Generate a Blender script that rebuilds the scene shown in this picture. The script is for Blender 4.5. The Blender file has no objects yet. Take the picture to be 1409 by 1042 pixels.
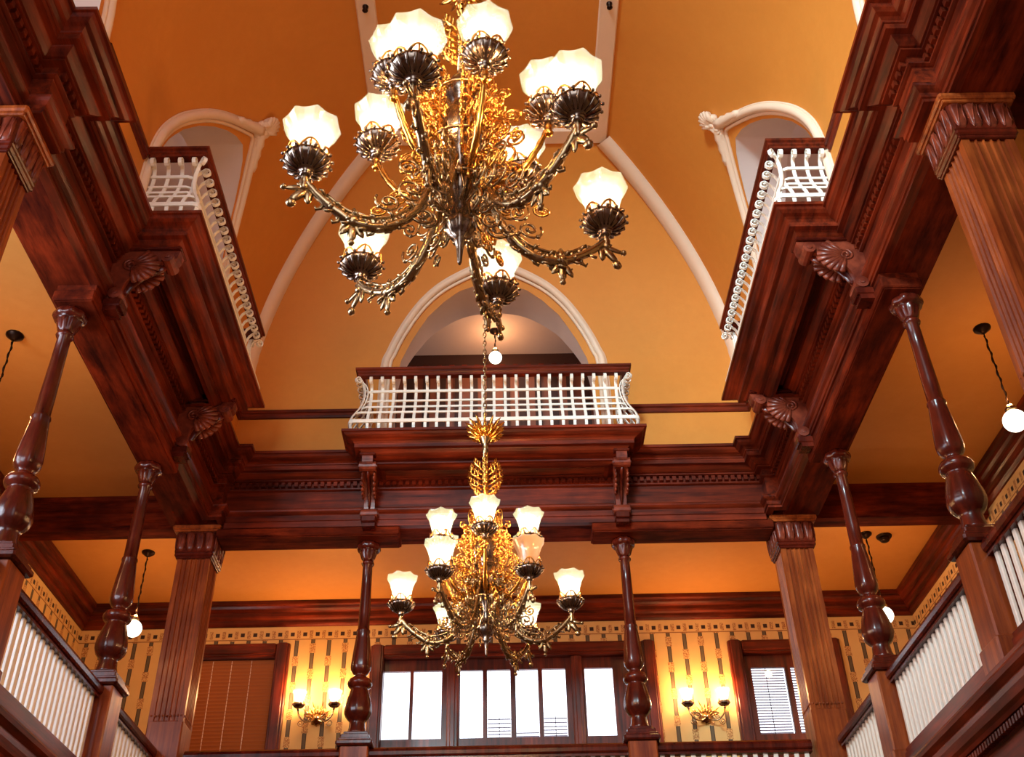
import bpy, math, random
from mathutils import Vector, Matrix

random.seed(4)
PI = math.pi
scene = bpy.context.scene
COL = scene.collection

# ------------------------------------------------------------------ camera
def cam_matrix(yaw, pitch, roll):
    cy, sy, cp, sp = math.cos(yaw), math.sin(yaw), math.cos(pitch), math.sin(pitch)
    fw = Vector((sy * cp, cy * cp, sp)); rt = Vector((cy, -sy, 0)); up = rt.cross(fw)
    r = math.cos(roll) * rt + math.sin(roll) * up
    u = -math.sin(roll) * rt + math.cos(roll) * up
    b = -fw
    return Matrix(((r.x, u.x, b.x), (r.y, u.y, b.y), (r.z, u.z, b.z)))

cd = bpy.data.cameras.new('camera')
cd.sensor_width = 36.0
cd.lens = 1481.5 / 1409 * 36.0
cd.clip_start = 0.05
cam = bpy.data.objects.new('camera', cd)
cam.matrix_world = Matrix.Translation((0.0734, 0, 1.6)) @ cam_matrix(.0131, .6364, -.0237).to_4x4()
COL.objects.link(cam)
scene.camera = cam

# ------------------------------------------------------------------ world, exposure
WORLD_STRENGTH = 3.0
world = bpy.data.worlds.new('world'); scene.world = world
world.use_nodes = True
bg = world.node_tree.nodes['Background']
bg.inputs[0].default_value = (0.90, 0.93, 1.0, 1)
bg.inputs[1].default_value = WORLD_STRENGTH
scene.view_settings.view_transform = 'Standard'
scene.view_settings.look = 'None'
scene.view_settings.gamma = 1.0
scene.view_settings.exposure = 0.0
scene.view_settings.use_curve_mapping = False
LAMP_W = 19.5          # one chandelier lamp
SCONCE_W = 36.0
GLOBE_W = 22.0
DOWN_W = 20.0
WARM = (1.0, 0.50, 0.20)

def area(name, loc, target, sx, sy, w, col):
    l = bpy.data.lights.new(name, 'AREA'); l.shape = 'RECTANGLE'; l.size = sx; l.size_y = sy; l.energy = w; l.color = col
    o = bpy.data.objects.new(name, l); o.location = loc
    o.rotation_euler = (Vector(target) - Vector(loc)).to_track_quat('-Z', 'Y').to_euler(); COL.objects.link(o); return o
DAY = (1.0, .97, .90)
# added area lights: daylight from unseen windows on the left and behind
area('added_daylight_upper', (-4.8, 2.7, 9.1), (3, 6.5, 9.0), 2.2, 2.0, 26, DAY)
o = area('added_daylight_end', (-1.9, -2.45, 9.9), (3.0, 9.9, 7.7), 1.5, 1.4, 150, (.66, .92, 1.0)); o.data.spread = .9  # added light in the end opening, narrowed and tinted blue for the right wall
area('added_daylight_gallery', (-5.5, 1.4, 5.75), (3, 4.0, 5.7), 2.0, 2.2, 240, (.80, .88, 1.0))
area('added_daylight_gallery', (-5.5, 4.2, 5.75), (3, 6.5, 5.7), 2.0, 2.2, 240, (.80, .88, 1.0))

# ------------------------------------------------------------------ materials
def lin(r, g, b):
    f = lambda c: (c / 255 / 12.92) if c / 255 <= .04045 else ((c / 255 + .055) / 1.055) ** 2.4
    return (f(r), f(g), f(b), 1)

class NT:
    def __init__(s, name):
        s.m = bpy.data.materials.new(name); s.m.use_nodes = True
        s.t = s.m.node_tree; s.t.nodes.clear()
        s.out = s.t.nodes.new('ShaderNodeOutputMaterial')
    def n(s, typ, **kw):
        nd = s.t.nodes.new('ShaderNode' + typ)
        for k, v in kw.items(): setattr(nd, k, v)
        return nd
    def l(s, a, b): s.t.links.new(a, b)
    def math(s, op, a, b=None, clamp=False):
        nd = s.n('Math', operation=op); nd.use_clamp = clamp
        for i, v in enumerate((a, b)):
            if v is None: continue
            if isinstance(v, (int, float)): nd.inputs[i].default_value = v
            else: s.l(v, nd.inputs[i])
        return nd.outputs[0]
    def mix(s, fac, a, b):
        nd = s.n('Mix', data_type='RGBA')
        for i, v in ((0, fac), (6, a), (7, b)):
            if isinstance(v, (int, float)): nd.inputs[i].default_value = v
            elif isinstance(v, tuple): nd.inputs[i].default_value = v
            else: s.l(v, nd.inputs[i])
        return nd.outputs[2]
    def coords(s, scale=(1, 1, 1)):
        tc = s.n('TexCoord'); mp = s.n('Mapping')
        mp.inputs['Scale'].default_value = scale
        s.l(tc.outputs['Object'], mp.inputs['Vector'])
        return mp.outputs[0]
    def noise(s, scale=(1, 1, 1), detail=4, rough=.55):
        nz = s.n('TexNoise'); nz.inputs['Scale'].default_value = 1.0
        nz.inputs['Detail'].default_value = detail; nz.inputs['Roughness'].default_value = rough
        s.l(s.coords(scale), nz.inputs['Vector'])
        return nz.outputs[0]
    def bsdf(s, col, rough=.5, metal=0.0, bump=None, bump_s=.1, spec=.5, coat=0.0):
        b = s.n('BsdfPrincipled')
        if isinstance(col, tuple): b.inputs['Base Color'].default_value = col
        else: s.l(col, b.inputs['Base Color'])
        if isinstance(rough, (int, float)): b.inputs['Roughness'].default_value = rough
        else: s.l(rough, b.inputs['Roughness'])
        b.inputs['Metallic'].default_value = metal
        b.inputs['Specular IOR Level'].default_value = spec
        b.inputs['Coat Weight'].default_value = coat
        b.inputs['Coat Roughness'].default_value = .15
        if bump is not None:
            bp = s.n('Bump'); bp.inputs['Strength'].default_value = bump_s; bp.inputs['Distance'].default_value = .01
            s.l(bump, bp.inputs['Height']); s.l(bp.outputs[0], b.inputs['Normal'])
        return b.outputs[0]
    def done(s, sh):
        s.l(sh, s.out.inputs[0]); return s.m

def wood(name, scale, dark, light, rough=.44, spec=.35, coat=.10):
    t = NT(name)
    g = t.noise(tuple(v * .55 for v in scale), 6, .68)
    w = t.noise((2.2, 2.2, 2.2), 4)
    a = t.math('MULTIPLY_ADD', g, 2.6); t.t.nodes[-1].inputs[2].default_value = -.85
    b = t.math('MULTIPLY_ADD', w, 2.0); t.t.nodes[-1].inputs[2].default_value = -.35
    ff = t.math('MULTIPLY', a, b, True)
    c = t.mix(ff, dark, light)
    return t.done(t.bsdf(c, rough, 0, g, .08, spec, coat))

D1, L1 = lin(46, 9, 4), lin(150, 54, 24)
M = {}
M['wood_x'] = wood('mahogany_grain_x', (2, 30, 30), D1, L1, .40, .2)
M['wood_y'] = wood('mahogany_grain_y', (30, 2, 30), D1, L1, .40, .2)
M['wood_z'] = wood('mahogany_grain_z', (30, 30, 2), D1, L1)
M['wood_dull'] = wood('unpolished_soffit', (3, 20, 20), D1, L1, .8, .05, 0)
M['wood_dull_y'] = wood('unpolished_soffit_y', (20, 3, 20), D1, L1, .8, .05, 0)
M['wood_turned'] = wood('turned_mahogany', (22, 22, 3), lin(48, 10, 6), lin(116, 38, 20), .24)
M['wood_pier'] = wood('pier_wood', (34, 34, 2), lin(96, 34, 14), lin(190, 98, 42), .34, .22)
M['wood_carved'] = wood('carved_mahogany', (14, 14, 14), lin(74, 22, 13), lin(158, 72, 46), .34)
M['wood_blind'] = wood('blind_wood', (3, 30, 30), lin(150, 78, 30), lin(196, 116, 50), .45)

def paint(name, c1, c2, rough=.7, sc=9):
    t = NT(name)
    a = t.noise((sc, sc, sc), 6, .7); b = t.noise((1.1, 1.1, 1.1), 3)
    c = t.mix(t.math('MULTIPLY', a, b), c1, c2)
    f = t.noise((160, 160, 160), 2)
    return t.done(t.bsdf(c, rough, 0, f, .12))
M['amber'] = paint('amber_vault_paint', lin(200, 124, 40), lin(224, 148, 58))
M['amber_ceiling'] = paint('amber_gallery_paint', lin(204, 136, 58), lin(226, 162, 82))
M['cream_rib'] = paint('cream_rib_paint', lin(226, 196, 168), lin(240, 214, 188), .55)
M['lilac'] = paint('pale_lilac_plaster', lin(206, 184, 176), lin(222, 200, 190))
M['white_paint'] = paint('white_rail_paint', lin(232, 226, 214), lin(246, 242, 234), .4)
M['stone_floor'] = paint('lobby_floor', lin(150, 120, 92), lin(186, 156, 124), .5, 3)
M['dark_frieze'] = paint('brown_corridor_paper', lin(120, 68, 52), lin(146, 90, 70))
M['dark_frieze2'] = paint('dark_maroon_paper', lin(44, 16, 10), lin(66, 28, 18))

def metal(name, c, rough, c2=None):
    t = NT(name)
    nz = t.noise((40, 40, 40), 4)
    col = t.mix(nz, c, c2 or c)
    return t.done(t.bsdf(col, rough, 1.0, nz, .15))
M['brass'] = metal('antique_brass', lin(120, 98, 70), .26, lin(212, 186, 142))
M['gilt'] = metal('gilt_brass', lin(190, 124, 44), .22, lin(246, 196, 104))
M['bronze'] = metal('dark_bronze', lin(92, 80, 70), .22, lin(178, 160, 144))
M['dark_iron'] = metal('dark_iron', lin(40, 30, 26), .4, lin(60, 44, 36))

def glass_shade(name, tint, glow, gs):
    t = NT(name)
    tr = t.n('BsdfTranslucent'); tr.inputs[0].default_value = tint
    tp = t.n('BsdfTransparent'); tp.inputs[0].default_value = (1, 1, 1, 1)
    gl = t.n('BsdfGlossy'); gl.inputs['Roughness'].default_value = .15; gl.inputs[0].default_value = (1, 1, 1, 1)
    nz = t.noise((14, 14, 14), 4, .6)
    c = t.mix(nz, (.08, .155, .25, 1), (.14, .25, .42, 1)) if gs > 0 else t.mix(nz, lin(214, 190, 168), lin(236, 214, 196)); t.l(c, tr.inputs[0])
    m1 = t.n('MixShader'); m1.inputs[0].default_value = .62 if gs > 0 else .2
    t.l(tr.outputs[0], m1.inputs[1]); t.l(tp.outputs[0], m1.inputs[2])
    m2 = t.n('MixShader'); m2.inputs[0].default_value = .06
    t.l(m1.outputs[0], m2.inputs[1]); t.l(gl.outputs[0], m2.inputs[2])
    if gs <= 0: return t.done(m2.outputs[0])
    em = t.n('Emission'); em.inputs[0].default_value = glow; em.inputs[1].default_value = gs
    ad = t.n('AddShader'); t.l(m2.outputs[0], ad.inputs[0]); t.l(em.outputs[0], ad.inputs[1])
    return t.done(ad.outputs[0])
M['shade'] = glass_shade('lit_frosted_glass', lin(245, 240, 205), lin(238, 232, 150), .30)
M['shade_off'] = glass_shade('unlit_frosted_glass', lin(240, 225, 200), (1, 1, 1, 1), 0)

def emit(name, c, s):
    t = NT(name); e = t.n('Emission'); e.inputs[0].default_value = c; e.inputs[1].default_value = s
    return t.done(e.outputs[0])
M['bulb'] = emit('lamp_filament_glow', (1, .86, .62, 1), 6.0)
M['globe'] = emit('white_globe_glow', (1, .93, .78, 1), 3.2)
M['downlight'] = emit('downlight_glow', (1, .66, .25, 1), 2.2)

def pane_mat():
    t = NT('window_glass')
    tp = t.n('BsdfTransparent'); tp.inputs[0].default_value = (.97, .98, 1, 1)
    gl = t.n('BsdfGlossy'); gl.inputs['Roughness'].default_value = .02
    m = t.n('MixShader'); m.inputs[0].default_value = .06
    t.l(tp.outputs[0], m.inputs[1]); t.l(gl.outputs[0], m.inputs[2])
    return t.done(m.outputs[0])
M['pane'] = pane_mat()

def wallpaper(name, axis):
    """striped paper: printed dash stripes every 0.2 m, a frieze of dark squares near the top"""
    t = NT(name)
    tc = t.n('TexCoord'); sp = t.n('SeparateXYZ'); t.l(tc.outputs['Object'], sp.inputs[0])
    u = sp.outputs[axis]; z = sp.outputs[2]
    base = t.mix(t.noise((5, 5, 5), 4), lin(214, 172, 104), lin(232, 192, 122))
    uu = t.math('ADD', u, 20.0)
    k = t.math('DIVIDE', uu, .2)
    fl = t.math('FLOOR', k); fr = t.math('FRACT', k)
    d = t.math('ABSOLUTE', t.math('SUBTRACT', fr, .5))
    par = t.math('MODULO', fl, 2.0)
    zz = t.math('ADD', z, t.math('MULTIPLY', par, .165))
    zf = t.math('FRACT', t.math('DIVIDE', zz, .33))
    dash = t.math('LESS_THAN', zf, .62)
    stripe = t.math('LESS_THAN', d, .125)
    edge = t.math('GREATER_THAN', d, .085)
    below = t.math('LESS_THAN', z, 6.985)
    nz = t.noise((95, 95, 95), 5, .7)
    m1 = t.math('MULTIPLY', t.math('MULTIPLY', stripe, dash), below)
    scol = t.mix(edge, t.mix(nz, lin(84, 74, 56), lin(112, 96, 70)), lin(58, 26, 14))
    c = t.mix(m1, base, scol)
    blob = t.math('MULTIPLY', t.math('MULTIPLY', t.math('SUBTRACT', 1.0, dash), t.math('LESS_THAN', d, .19)), t.math('GREATER_THAN', nz, .49))
    c = t.mix(t.math('MULTIPLY', blob, below), c, lin(164, 104, 54))
    # frieze
    inb = t.math('MULTIPLY', t.math('GREATER_THAN', z, 7.025), t.math('LESS_THAN', z, 7.075))
    q = t.math('FRACT', t.math('DIVIDE', uu, .155))
    sq = t.math('MULTIPLY', inb, t.math('LESS_THAN', t.math('ABSOLUTE', t.math('SUBTRACT', q, .5)), .16))
    c = t.mix(sq, c, lin(52, 26, 14))
    inb2 = t.math('MULTIPLY', t.math('GREATER_THAN', z, 7.0), t.math('LESS_THAN', z, 7.10))
    bl = t.math('MULTIPLY', t.math('MULTIPLY', inb2, t.math('GREATER_THAN', t.math('ABSOLUTE', t.math('SUBTRACT', q, .5)), .36)), t.math('GREATER_THAN', nz, .47))
    c = t.mix(bl, c, lin(166, 110, 62))
    ln = t.math('LESS_THAN', t.math('ABSOLUTE', t.math('SUBTRACT', z, 6.985)), .006)
    c = t.mix(ln, c, lin(150, 96, 50))
    return t.done(t.bsdf(c, .75))
M['paper_x'] = wallpaper('striped_wallpaper_x', 0)
M['paper_y'] = wallpaper('striped_wallpaper_y', 1)

# ------------------------------------------------------------------ mesh builder
class MB:
    def __init__(s): s.v = []; s.f = []; s.sm = []
    def add(s, vs, fs, smooth=False):
        o = len(s.v); s.v += [tuple(v) for v in vs]
        s.f += [tuple(i + o for i in f) for f in fs]; s.sm += [smooth] * len(fs)
    def box(s, x0, x1, y0, y1, z0, z1):
        s.add([(x0, y0, z0), (x1, y0, z0), (x1, y1, z0), (x0, y1, z0), (x0, y0, z1), (x1, y0, z1), (x1, y1, z1), (x0, y1, z1)],
              [(0, 3, 2, 1), (4, 5, 6, 7), (0, 1, 5, 4), (1, 2, 6, 5), (2, 3, 7, 6), (3, 0, 4, 7)])
        return s
    def bevbox(s, x0, x1, y0, y1, z0, z1, b):
        """box with its vertical edges and rims chamfered"""
        def ring(i, z):
            a0, a1, c0, c1 = x0 + i, x1 - i, y0 + i, y1 - i
            return [(a0 + b, c0, z), (a1 - b, c0, z), (a1, c0 + b, z), (a1, c1 - b, z), (a1 - b, c1, z), (a0 + b, c1, z), (a0, c1 - b, z), (a0, c0 + b, z)]
        vs = ring(b, z0) + ring(0, z0 + b) + ring(0, z1 - b) + ring(b, z1)
        fs = [tuple(range(7, -1, -1)), tuple(range(24, 32))]
        for k in range(3):
            for i in range(8):
                j = (i + 1) % 8; fs.append((k * 8 + i, k * 8 + j, k * 8 + 8 + j, k * 8 + 8 + i))
        s.add(vs, fs); return s
    def prism(s, poly, axis, a, b):
        """extrude a 2-D polygon along an axis (0: poly=(y,z), 1: poly=(x,z), 2: poly=(x,y))"""
        def P(p, t): return (t, p[0], p[1]) if axis == 0 else (p[0], t, p[1]) if axis == 1 else (p[0], p[1], t)
        n = len(poly)
        s.add([P(p, a) for p in poly] + [P(p, b) for p in poly],
              [tuple(range(n - 1, -1, -1)), tuple(range(n, 2 * n))] + [(i, (i + 1) % n, n + (i + 1) % n, n + i) for i in range(n)])
        return s
    def lathe(s, prof, seg=16, c=(0, 0, 0), mod=None, smooth=True):
        vs = []; fs = []; n = len(prof)
        for k, p in enumerate(prof):
            r, z = p[0], p[1]
            for i in range(seg):
                a = 2 * PI * i / seg
                rr = r * (1 + (mod(k, a) if mod else 0))
                vs.append((c[0] + rr * math.cos(a), c[1] + rr * math.sin(a), c[2] + z))
        for k in range(n - 1):
            for i in range(seg):
                j = (i + 1) % seg
                fs.append((k * seg + i, k * seg + j, k * seg + seg + j, k * seg + seg + i))
        fs.append(tuple(range(seg - 1, -1, -1))); fs.append(tuple(range((n - 1) * seg, n * seg)))
        s.add(vs, fs, smooth); return s
    def tube(s, pts, rad, seg=6, closed=False, flat=1.0, smooth=True):
        pts = [Vector(p) for p in pts]; n = len(pts)
        if not isinstance(rad, (list, tuple)): rad = [rad] * n
        tans = []
        for i in range(n):
            a = pts[(i - 1) % n] if (closed or i > 0) else pts[i]
            b = pts[(i + 1) % n] if (closed or i < n - 1) else pts[i]
            t = (b - a); tans.append(t.normalized() if t.length > 1e-9 else Vector((0, 0, 1)))
        up = Vector((0, 0, 1)) if abs(tans[0].z) < .9 else Vector((1, 0, 0))
        nrm = (up - tans[0] * up.dot(tans[0])).normalized()
        vs = []
        for i in range(n):
            nrm = nrm - tans[i] * nrm.dot(tans[i])
            nrm = nrm.normalized() if nrm.length > 1e-6 else tans[i].orthogonal().normalized()
            bi = tans[i].cross(nrm)
            for k in range(seg):
                a = 2 * PI * k / seg
                vs.append(pts[i] + nrm * (math.cos(a) * rad[i]) + bi * (math.sin(a) * rad[i] * flat))
        fs = []
        for i in range(n if closed else n - 1):
            o, q = i * seg, ((i + 1) % n) * seg
            for k in range(seg):
                j = (k + 1) % seg
                fs.append((o + k, o + j, q + j, q + k))
        if not closed:
            fs.append(tuple(range(seg - 1, -1, -1))); fs.append(tuple(range((n - 1) * seg, n * seg)))
        s.add(vs, fs, smooth); return s
    def blob(s, c, r, seg=8, rings=5):
        c = Vector(c); r = r if isinstance(r, tuple) else (r, r, r)
        vs = []; fs = []
        for j in range(rings + 1):
            th = PI * (j + .02) / (rings + .04)
            for i in range(seg):
                a = 2 * PI * i / seg
                vs.append((c.x + r[0] * math.sin(th) * math.cos(a), c.y + r[1] * math.sin(th) * math.sin(a), c.z - r[2] * math.cos(th)))
        for j in range(rings):
            for i in range(seg):
                k = (i + 1) % seg
                fs.append((j * seg + i, j * seg + k, j * seg + seg + k, j * seg + seg + i))
        fs.append(tuple(range(seg - 1, -1, -1))); fs.append(tuple(range(rings * seg, rings * seg + seg)))
        s.add(vs, fs, True); return s
    def grid(s, rows, smooth=True):
        m = len(rows[0]); vs = [p for r in rows for p in r]
        fs = [(i * m + k, i * m + k + 1, i * m + m + k + 1, i * m + m + k) for i in range(len(rows) - 1) for k in range(m - 1)]
        s.add(vs, fs, smooth); return s
    def xf(s, mat, start=0):
        s.v[start:] = [tuple(mat @ Vector(v)) for v in s.v[start:]]; return s
    def mesh(s, name, mat):
        me = bpy.data.meshes.new(name); me.from_pydata(s.v, [], s.f); me.update()
        me.polygons.foreach_set('use_smooth', s.sm)
        me.materials.append(mat)
        return me
    def build(s, name, mat, parent=None, kind=None):
        o = bpy.data.objects.new(name, s.mesh(name, M[mat])); COL.objects.link(o)
        if parent: o.parent = parent
        if kind: o['kind'] = kind
        return o

def empty(name, loc=(0, 0, 0), rz=0):
    o = bpy.data.objects.new(name, None); o.empty_display_size = .1
    o.location = loc; o.rotation_euler = (0, 0, rz); COL.objects.link(o); return o
def tag(o, label, cat, group=None, kind=None):
    o['label'] = label; o['category'] = cat
    if group: o['group'] = group
    if kind: o['kind'] = kind
    return o
def struct(name, label, cat): return tag(empty(name), label, cat, None, 'structure')
def inst(o, parent, loc=(0, 0, 0), rz=0):
    c = o.copy(); COL.objects.link(c); c.parent = parent; c.location = loc; c.rotation_euler = (0, 0, rz); return c
def copy_tree(o, parent=None):
    c = o.copy(); COL.objects.link(c); c.parent = parent
    for ch in list(o.children): copy_tree(ch, c)
    return c
def point(name, loc, w, parent=None, col=WARM, r=.03):
    l = bpy.data.lights.new(name, 'POINT'); l.energy = w; l.color = col; l.shadow_soft_size = r
    o = bpy.data.objects.new(name, l); o.location = loc; COL.objects.link(o)
    if parent: o.parent = parent
    return o

def offset_path(path, p):
    """offset an XY polyline to its left by p, mitred"""
    n = len(path); out = []
    for i in range(n):
        def nrm(a, b):
            d = Vector((b[0] - a[0], b[1] - a[1])).normalized(); return Vector((-d.y, d.x))
        if i == 0: m = nrm(path[0], path[1]); out.append((path[0][0] + m.x * p, path[0][1] + m.y * p)); continue
        if i == n - 1: m = nrm(path[-2], path[-1]); out.append((path[-1][0] + m.x * p, path[-1][1] + m.y * p)); continue
        a, b = nrm(path[i - 1], path[i]), nrm(path[i], path[i + 1])
        m = (a + b) / max(.2, 1 + a.dot(b)); out.append((path[i][0] + m.x * p, path[i][1] + m.y * p))
    return out
def sweep(mb, path, prof, i0=0, i1=None, caps=True):
    """run a (projection, z) profile along an XY path; keeps segments i0..i1 of the mitred run"""
    offs = [offset_path(path, p) for p, z in prof]
    i1 = len(path) - 1 if i1 is None else i1
    for k in range(len(prof) - 1):
        vs = []; fs = []
        for i in range(i0, i1 + 1):
            vs.append((*offs[k][i], prof[k][1])); vs.append((*offs[k + 1][i], prof[k + 1][1]))
        for i in range(i1 - i0): fs.append((2 * i, 2 * i + 2, 2 * i + 3, 2 * i + 1))
        mb.add(vs, fs)
    if caps:
        for i in (i0, i1):
            mb.add([(*offs[k][i], prof[k][1]) for k in range(len(prof))], [tuple(range(len(prof)))])
    return mb

def lerp_tab(tab, x):
    if x <= tab[0][0]: return tab[0][1]
    for (a, b), (c, d) in zip(tab, tab[1:]):
        if x <= c: return b + (d - b) * (x - a) / (c - a)
    return tab[-1][1]
def spline(pts, n=6):
    """Catmull-Rom through the points"""
    P = [Vector(p) for p in pts]; out = []
    for i in range(len(P) - 1):
        p0 = P[i - 1] if i else P[0] * 2 - P[1]
        p1, p2 = P[i], P[i + 1]
        p3 = P[i + 2] if i + 2 < len(P) else P[-1] * 2 - P[-2]
        for k in range(n):
            t = k / n
            out.append(.5 * ((2 * p1) + (p2 - p0) * t + (2 * p0 - 5 * p1 + 4 * p2 - p3) * t * t + (3 * p1 - p0 - 3 * p2 + p3) * t ** 3))
    out.append(P[-1]); return out
def spiral(c, r0, r1, a0, turns, n=20):
    """flat spiral in the local x-z plane"""
    out = []
    for i in range(n + 1):
        t = i / n; a = a0 + turns * 2 * PI * t; r = r0 + (r1 - r0) * t
        out.append((c[0] + r * math.cos(a), c[1], c[2] + r * math.sin(a)))
    return out

# ------------------------------------------------------------------ key dimensions
W, YW = 2.86, 9.92            # upper wall planes (|x| and y)
XE, YE = 2.95, 9.80           # entablature planes
XC, YC0, YC1 = 3.15, 6.228, 8.395   # side columns
XA = 1.317                    # back columns
GX, GY = 5.20, 12.66          # gallery outer walls
NEAR = -2.6                   # how far the hall runs behind the camera
CR = 2.5; CZ0 = 8.9; CS = 1.55
ZCROWN = CZ0 + math.sqrt(CR * CR - (CR - CS) ** 2)
def S(z):
    return 0 if z <= CZ0 else CR - math.sqrt(max(0, CR * CR - (z - CZ0) ** 2))

# ------------------------------------------------------------------ floor
f = struct('floor', 'broad pale stone lobby floor far below the galleries', 'floor')
mb = MB(); mb.box(-GX, GX, NEAR, GY, -.12, 0); mb.build('floor_slab', 'stone_floor', f)
f2 = struct('floor.001', 'timber gallery floor carried round the hall behind the white balustrades', 'floor')
mb = MB(); mb.box(-3.3, 3.3, 9.86, GY, 3.62, 3.975); mb.build('back_slab', 'wood_x', f2)
for sx in (-1, 1):
    mb = MB(); mb.box(min(sx * 3.14, sx * GX), max(sx * 3.14, sx * GX), NEAR, 9.86 if True else 0, 3.62, 3.975); mb.build('side_slab', 'wood_y', f2)
f2b = [MB().box(min(s * 3.3, s * GX), max(s * 3.3, s * GX), 9.86, GY, 3.62, 3.975).build('corner_slab', 'wood_x', f2) for s in (-1, 1)]

# ------------------------------------------------------------------ gallery walls
WB = 12.72
wb = struct('wall_back', 'striped and friezed amber wallpaper wall behind the back gallery', 'wall')
WIN = [(-3.95, -2.57, 5.45, 6.92), (-1.574, 1.912, 5.45, 6.87), (2.816, 4.20, 5.45, 6.85)]
xs = [-GX] + [v for w in WIN for v in w[:2]] + [GX]
for i in range(0, len(xs), 2):
    MB().box(xs[i], xs[i + 1], GY, GY + .22, 0, 7.42).build('wall_panel', 'paper_x', wb)
for (a, b, z0, z1) in WIN:
    MB().box(a, b, GY, GY + .22, z1, 7.42).build('wall_panel', 'paper_x', wb)
    MB().box(a, b, GY, GY + .22, 0, z0).build('wall_panel', 'paper_x', wb)
wr = struct('wall_right', 'striped wallpaper wall of the right gallery', 'wall')
MB().box(GX, GX + .2, NEAR, GY, 0, 7.42).build('wall_panel', 'paper_y', wr)
wl = struct('wall_left', 'striped wallpaper wall of the left gallery', 'wall')
LW = [(.4, 2.4, 4.6, 6.9), (3.2, 5.2, 4.6, 6.9)]          # unseen gallery windows, added to let daylight in
for y0, y1, z0, z1 in ((NEAR, .4, 0, 7.42), (2.4, 3.2, 0, 7.42), (5.2, GY, 0, 7.42), (.4, 2.4, 0, 4.6), (3.2, 5.2, 0, 4.6), (.4, 2.4, 6.9, 7.42), (3.2, 5.2, 6.9, 7.42)):
    MB().box(-GX - .2, -GX, y0, y1, z0, z1).build('wall_panel', 'paper_y', wl)
for i, (y0, y1, z0, z1) in enumerate(LW):
    w = struct('window_%d' % (4 + i), ('nearest' if i == 0 else 'second') + ' unseen tall window added in the left gallery wall for daylight', 'window')
    for a_, b_, c_, d_ in ((y0, y0 + .08, z0, z1), (y1 - .08, y1, z0, z1), ((y0 + y1) / 2 - .03, (y0 + y1) / 2 + .03, z0, z1), (y0, y1, z0, z0 + .08), (y0, y1, z1 - .08, z1)):
        MB().box(-GX - .12, -GX - .06, a_, b_, c_, d_).build('sash_bar', 'wood_z', w)
    MB().box(-GX - .095, -GX - .085, y0 + .05, y1 - .05, z0 + .05, z1 - .05).build('pane', 'pane', w)
wn = struct('wall_front', 'plaster end wall behind the camera with one tall opening added for daylight', 'wall')
for (x0, x1, z0, z1) in ((-GX, -2.7, 0, 11.4), (.4, GX, 0, 11.4), (-2.7, .4, 0, 3.2), (-2.7, .4, 10.4, 11.4)):  # unseen wall; opening offset left, shaped to send daylight to the right
    MB().box(x0, x1, NEAR - .2, NEAR, z0, z1).build('wall_panel', 'lilac', wn)

# ------------------------------------------------------------------ ceilings
ce = struct('ceiling', 'amber coved vault with cream ribs and a flat crown over the hall', 'ceiling')
cg = struct('ceiling.001', 'flat amber ceiling over the surrounding galleries', 'ceiling')
MB().box(-GX, GX, 10.16, GY, 7.42, 7.5).build('back_panel', 'amber_ceiling', cg)
for sx in (-1, 1):
    MB().box(min(sx * 3.3, sx * GX), max(sx * 3.3, sx * GX), NEAR, 10.16, 7.42, 7.5).build('side_panel', 'amber_ceiling', cg)

INNER = [(8.9, 1.135), (9.2, 1.075), (9.43, .972), (9.6, .87), (9.75, .767), (9.92, .575), (10.03, .40), (10.085, .22), (10.11, 0)]
OUT_B = [(7.74, 1.31), (9.02, 1.31), (9.34, 1.237), (9.63, 1.096), (9.9, .90), (10.106, .655), (10.26, .33), (10.36, 0)]
OUT_S = [(7.74, 1.34), (8.4, 1.33), (8.8, 1.27), (9.1, 1.165), (9.4, 1.02), (9.68, .835), (9.9, .655), (10.08, .46), (10.25, .225), (10.39, 0)]
IN_S = [(8.4, 1.16), (8.8, 1.10), (9.1, .99), (9.4, .84), (9.65, .67), (9.85, .49), (10.0, .31), (10.09, .16), (10.14, 0)]
def hole(tab, z): return lerp_tab(tab, z) if z <= tab[-1][0] else 0.0
def zrows(tab):
    zs = {7.6, 8.4, 8.9} | {round(z, 4) for z, w in tab}
    th1 = math.asin((ZCROWN - CZ0) / CR)
    for k in range(1, 19): zs.add(round(CZ0 + CR * math.sin(th1 * k / 18), 4))
    return sorted(zs)
YARCH = [7.45, 3.66]
# back cove
mb = MB()
zs = zrows(INNER)
for sgn in (-1, 1):
    rows = []
    for z in zs:
        a, b = hole(INNER, z), W - S(z)
        rows.append([(sgn * (a + (b - a) * k / 8), YW - S(z), z) for k in range(9)])
    mb.grid(rows)
mb.build('cove_back', 'amber', ce)
for sx, nm in ((-1, 'cove_left'), (1, 'cove_right')):
    mb = MB(); zs = zrows(IN_S)
    stops = [(NEAR, None), (YARCH[1], 0), (YARCH[0], 1)]
    segs = [(lambda z: NEAR, lambda z: YARCH[1] - hole(IN_S, z)),
            (lambda z: YARCH[1] + hole(IN_S, z), lambda z: YARCH[0] - hole(IN_S, z)),
            (lambda z: YARCH[0] + hole(IN_S, z), lambda z: YW - S(z))]
    for fa, fb in segs:
        mb.grid([[(sx * (W - S(z)), fa(z) + (fb(z) - fa(z)) * k / 8, z) for k in range(9)] for z in zs])
    mb.build(nm, 'amber', ce)
xc = W - CS; yc = YW - CS
MB().box(-xc, xc, NEAR, yc, ZCROWN, ZCROWN + .05).build('crown_panel', 'amber', ce)
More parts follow.
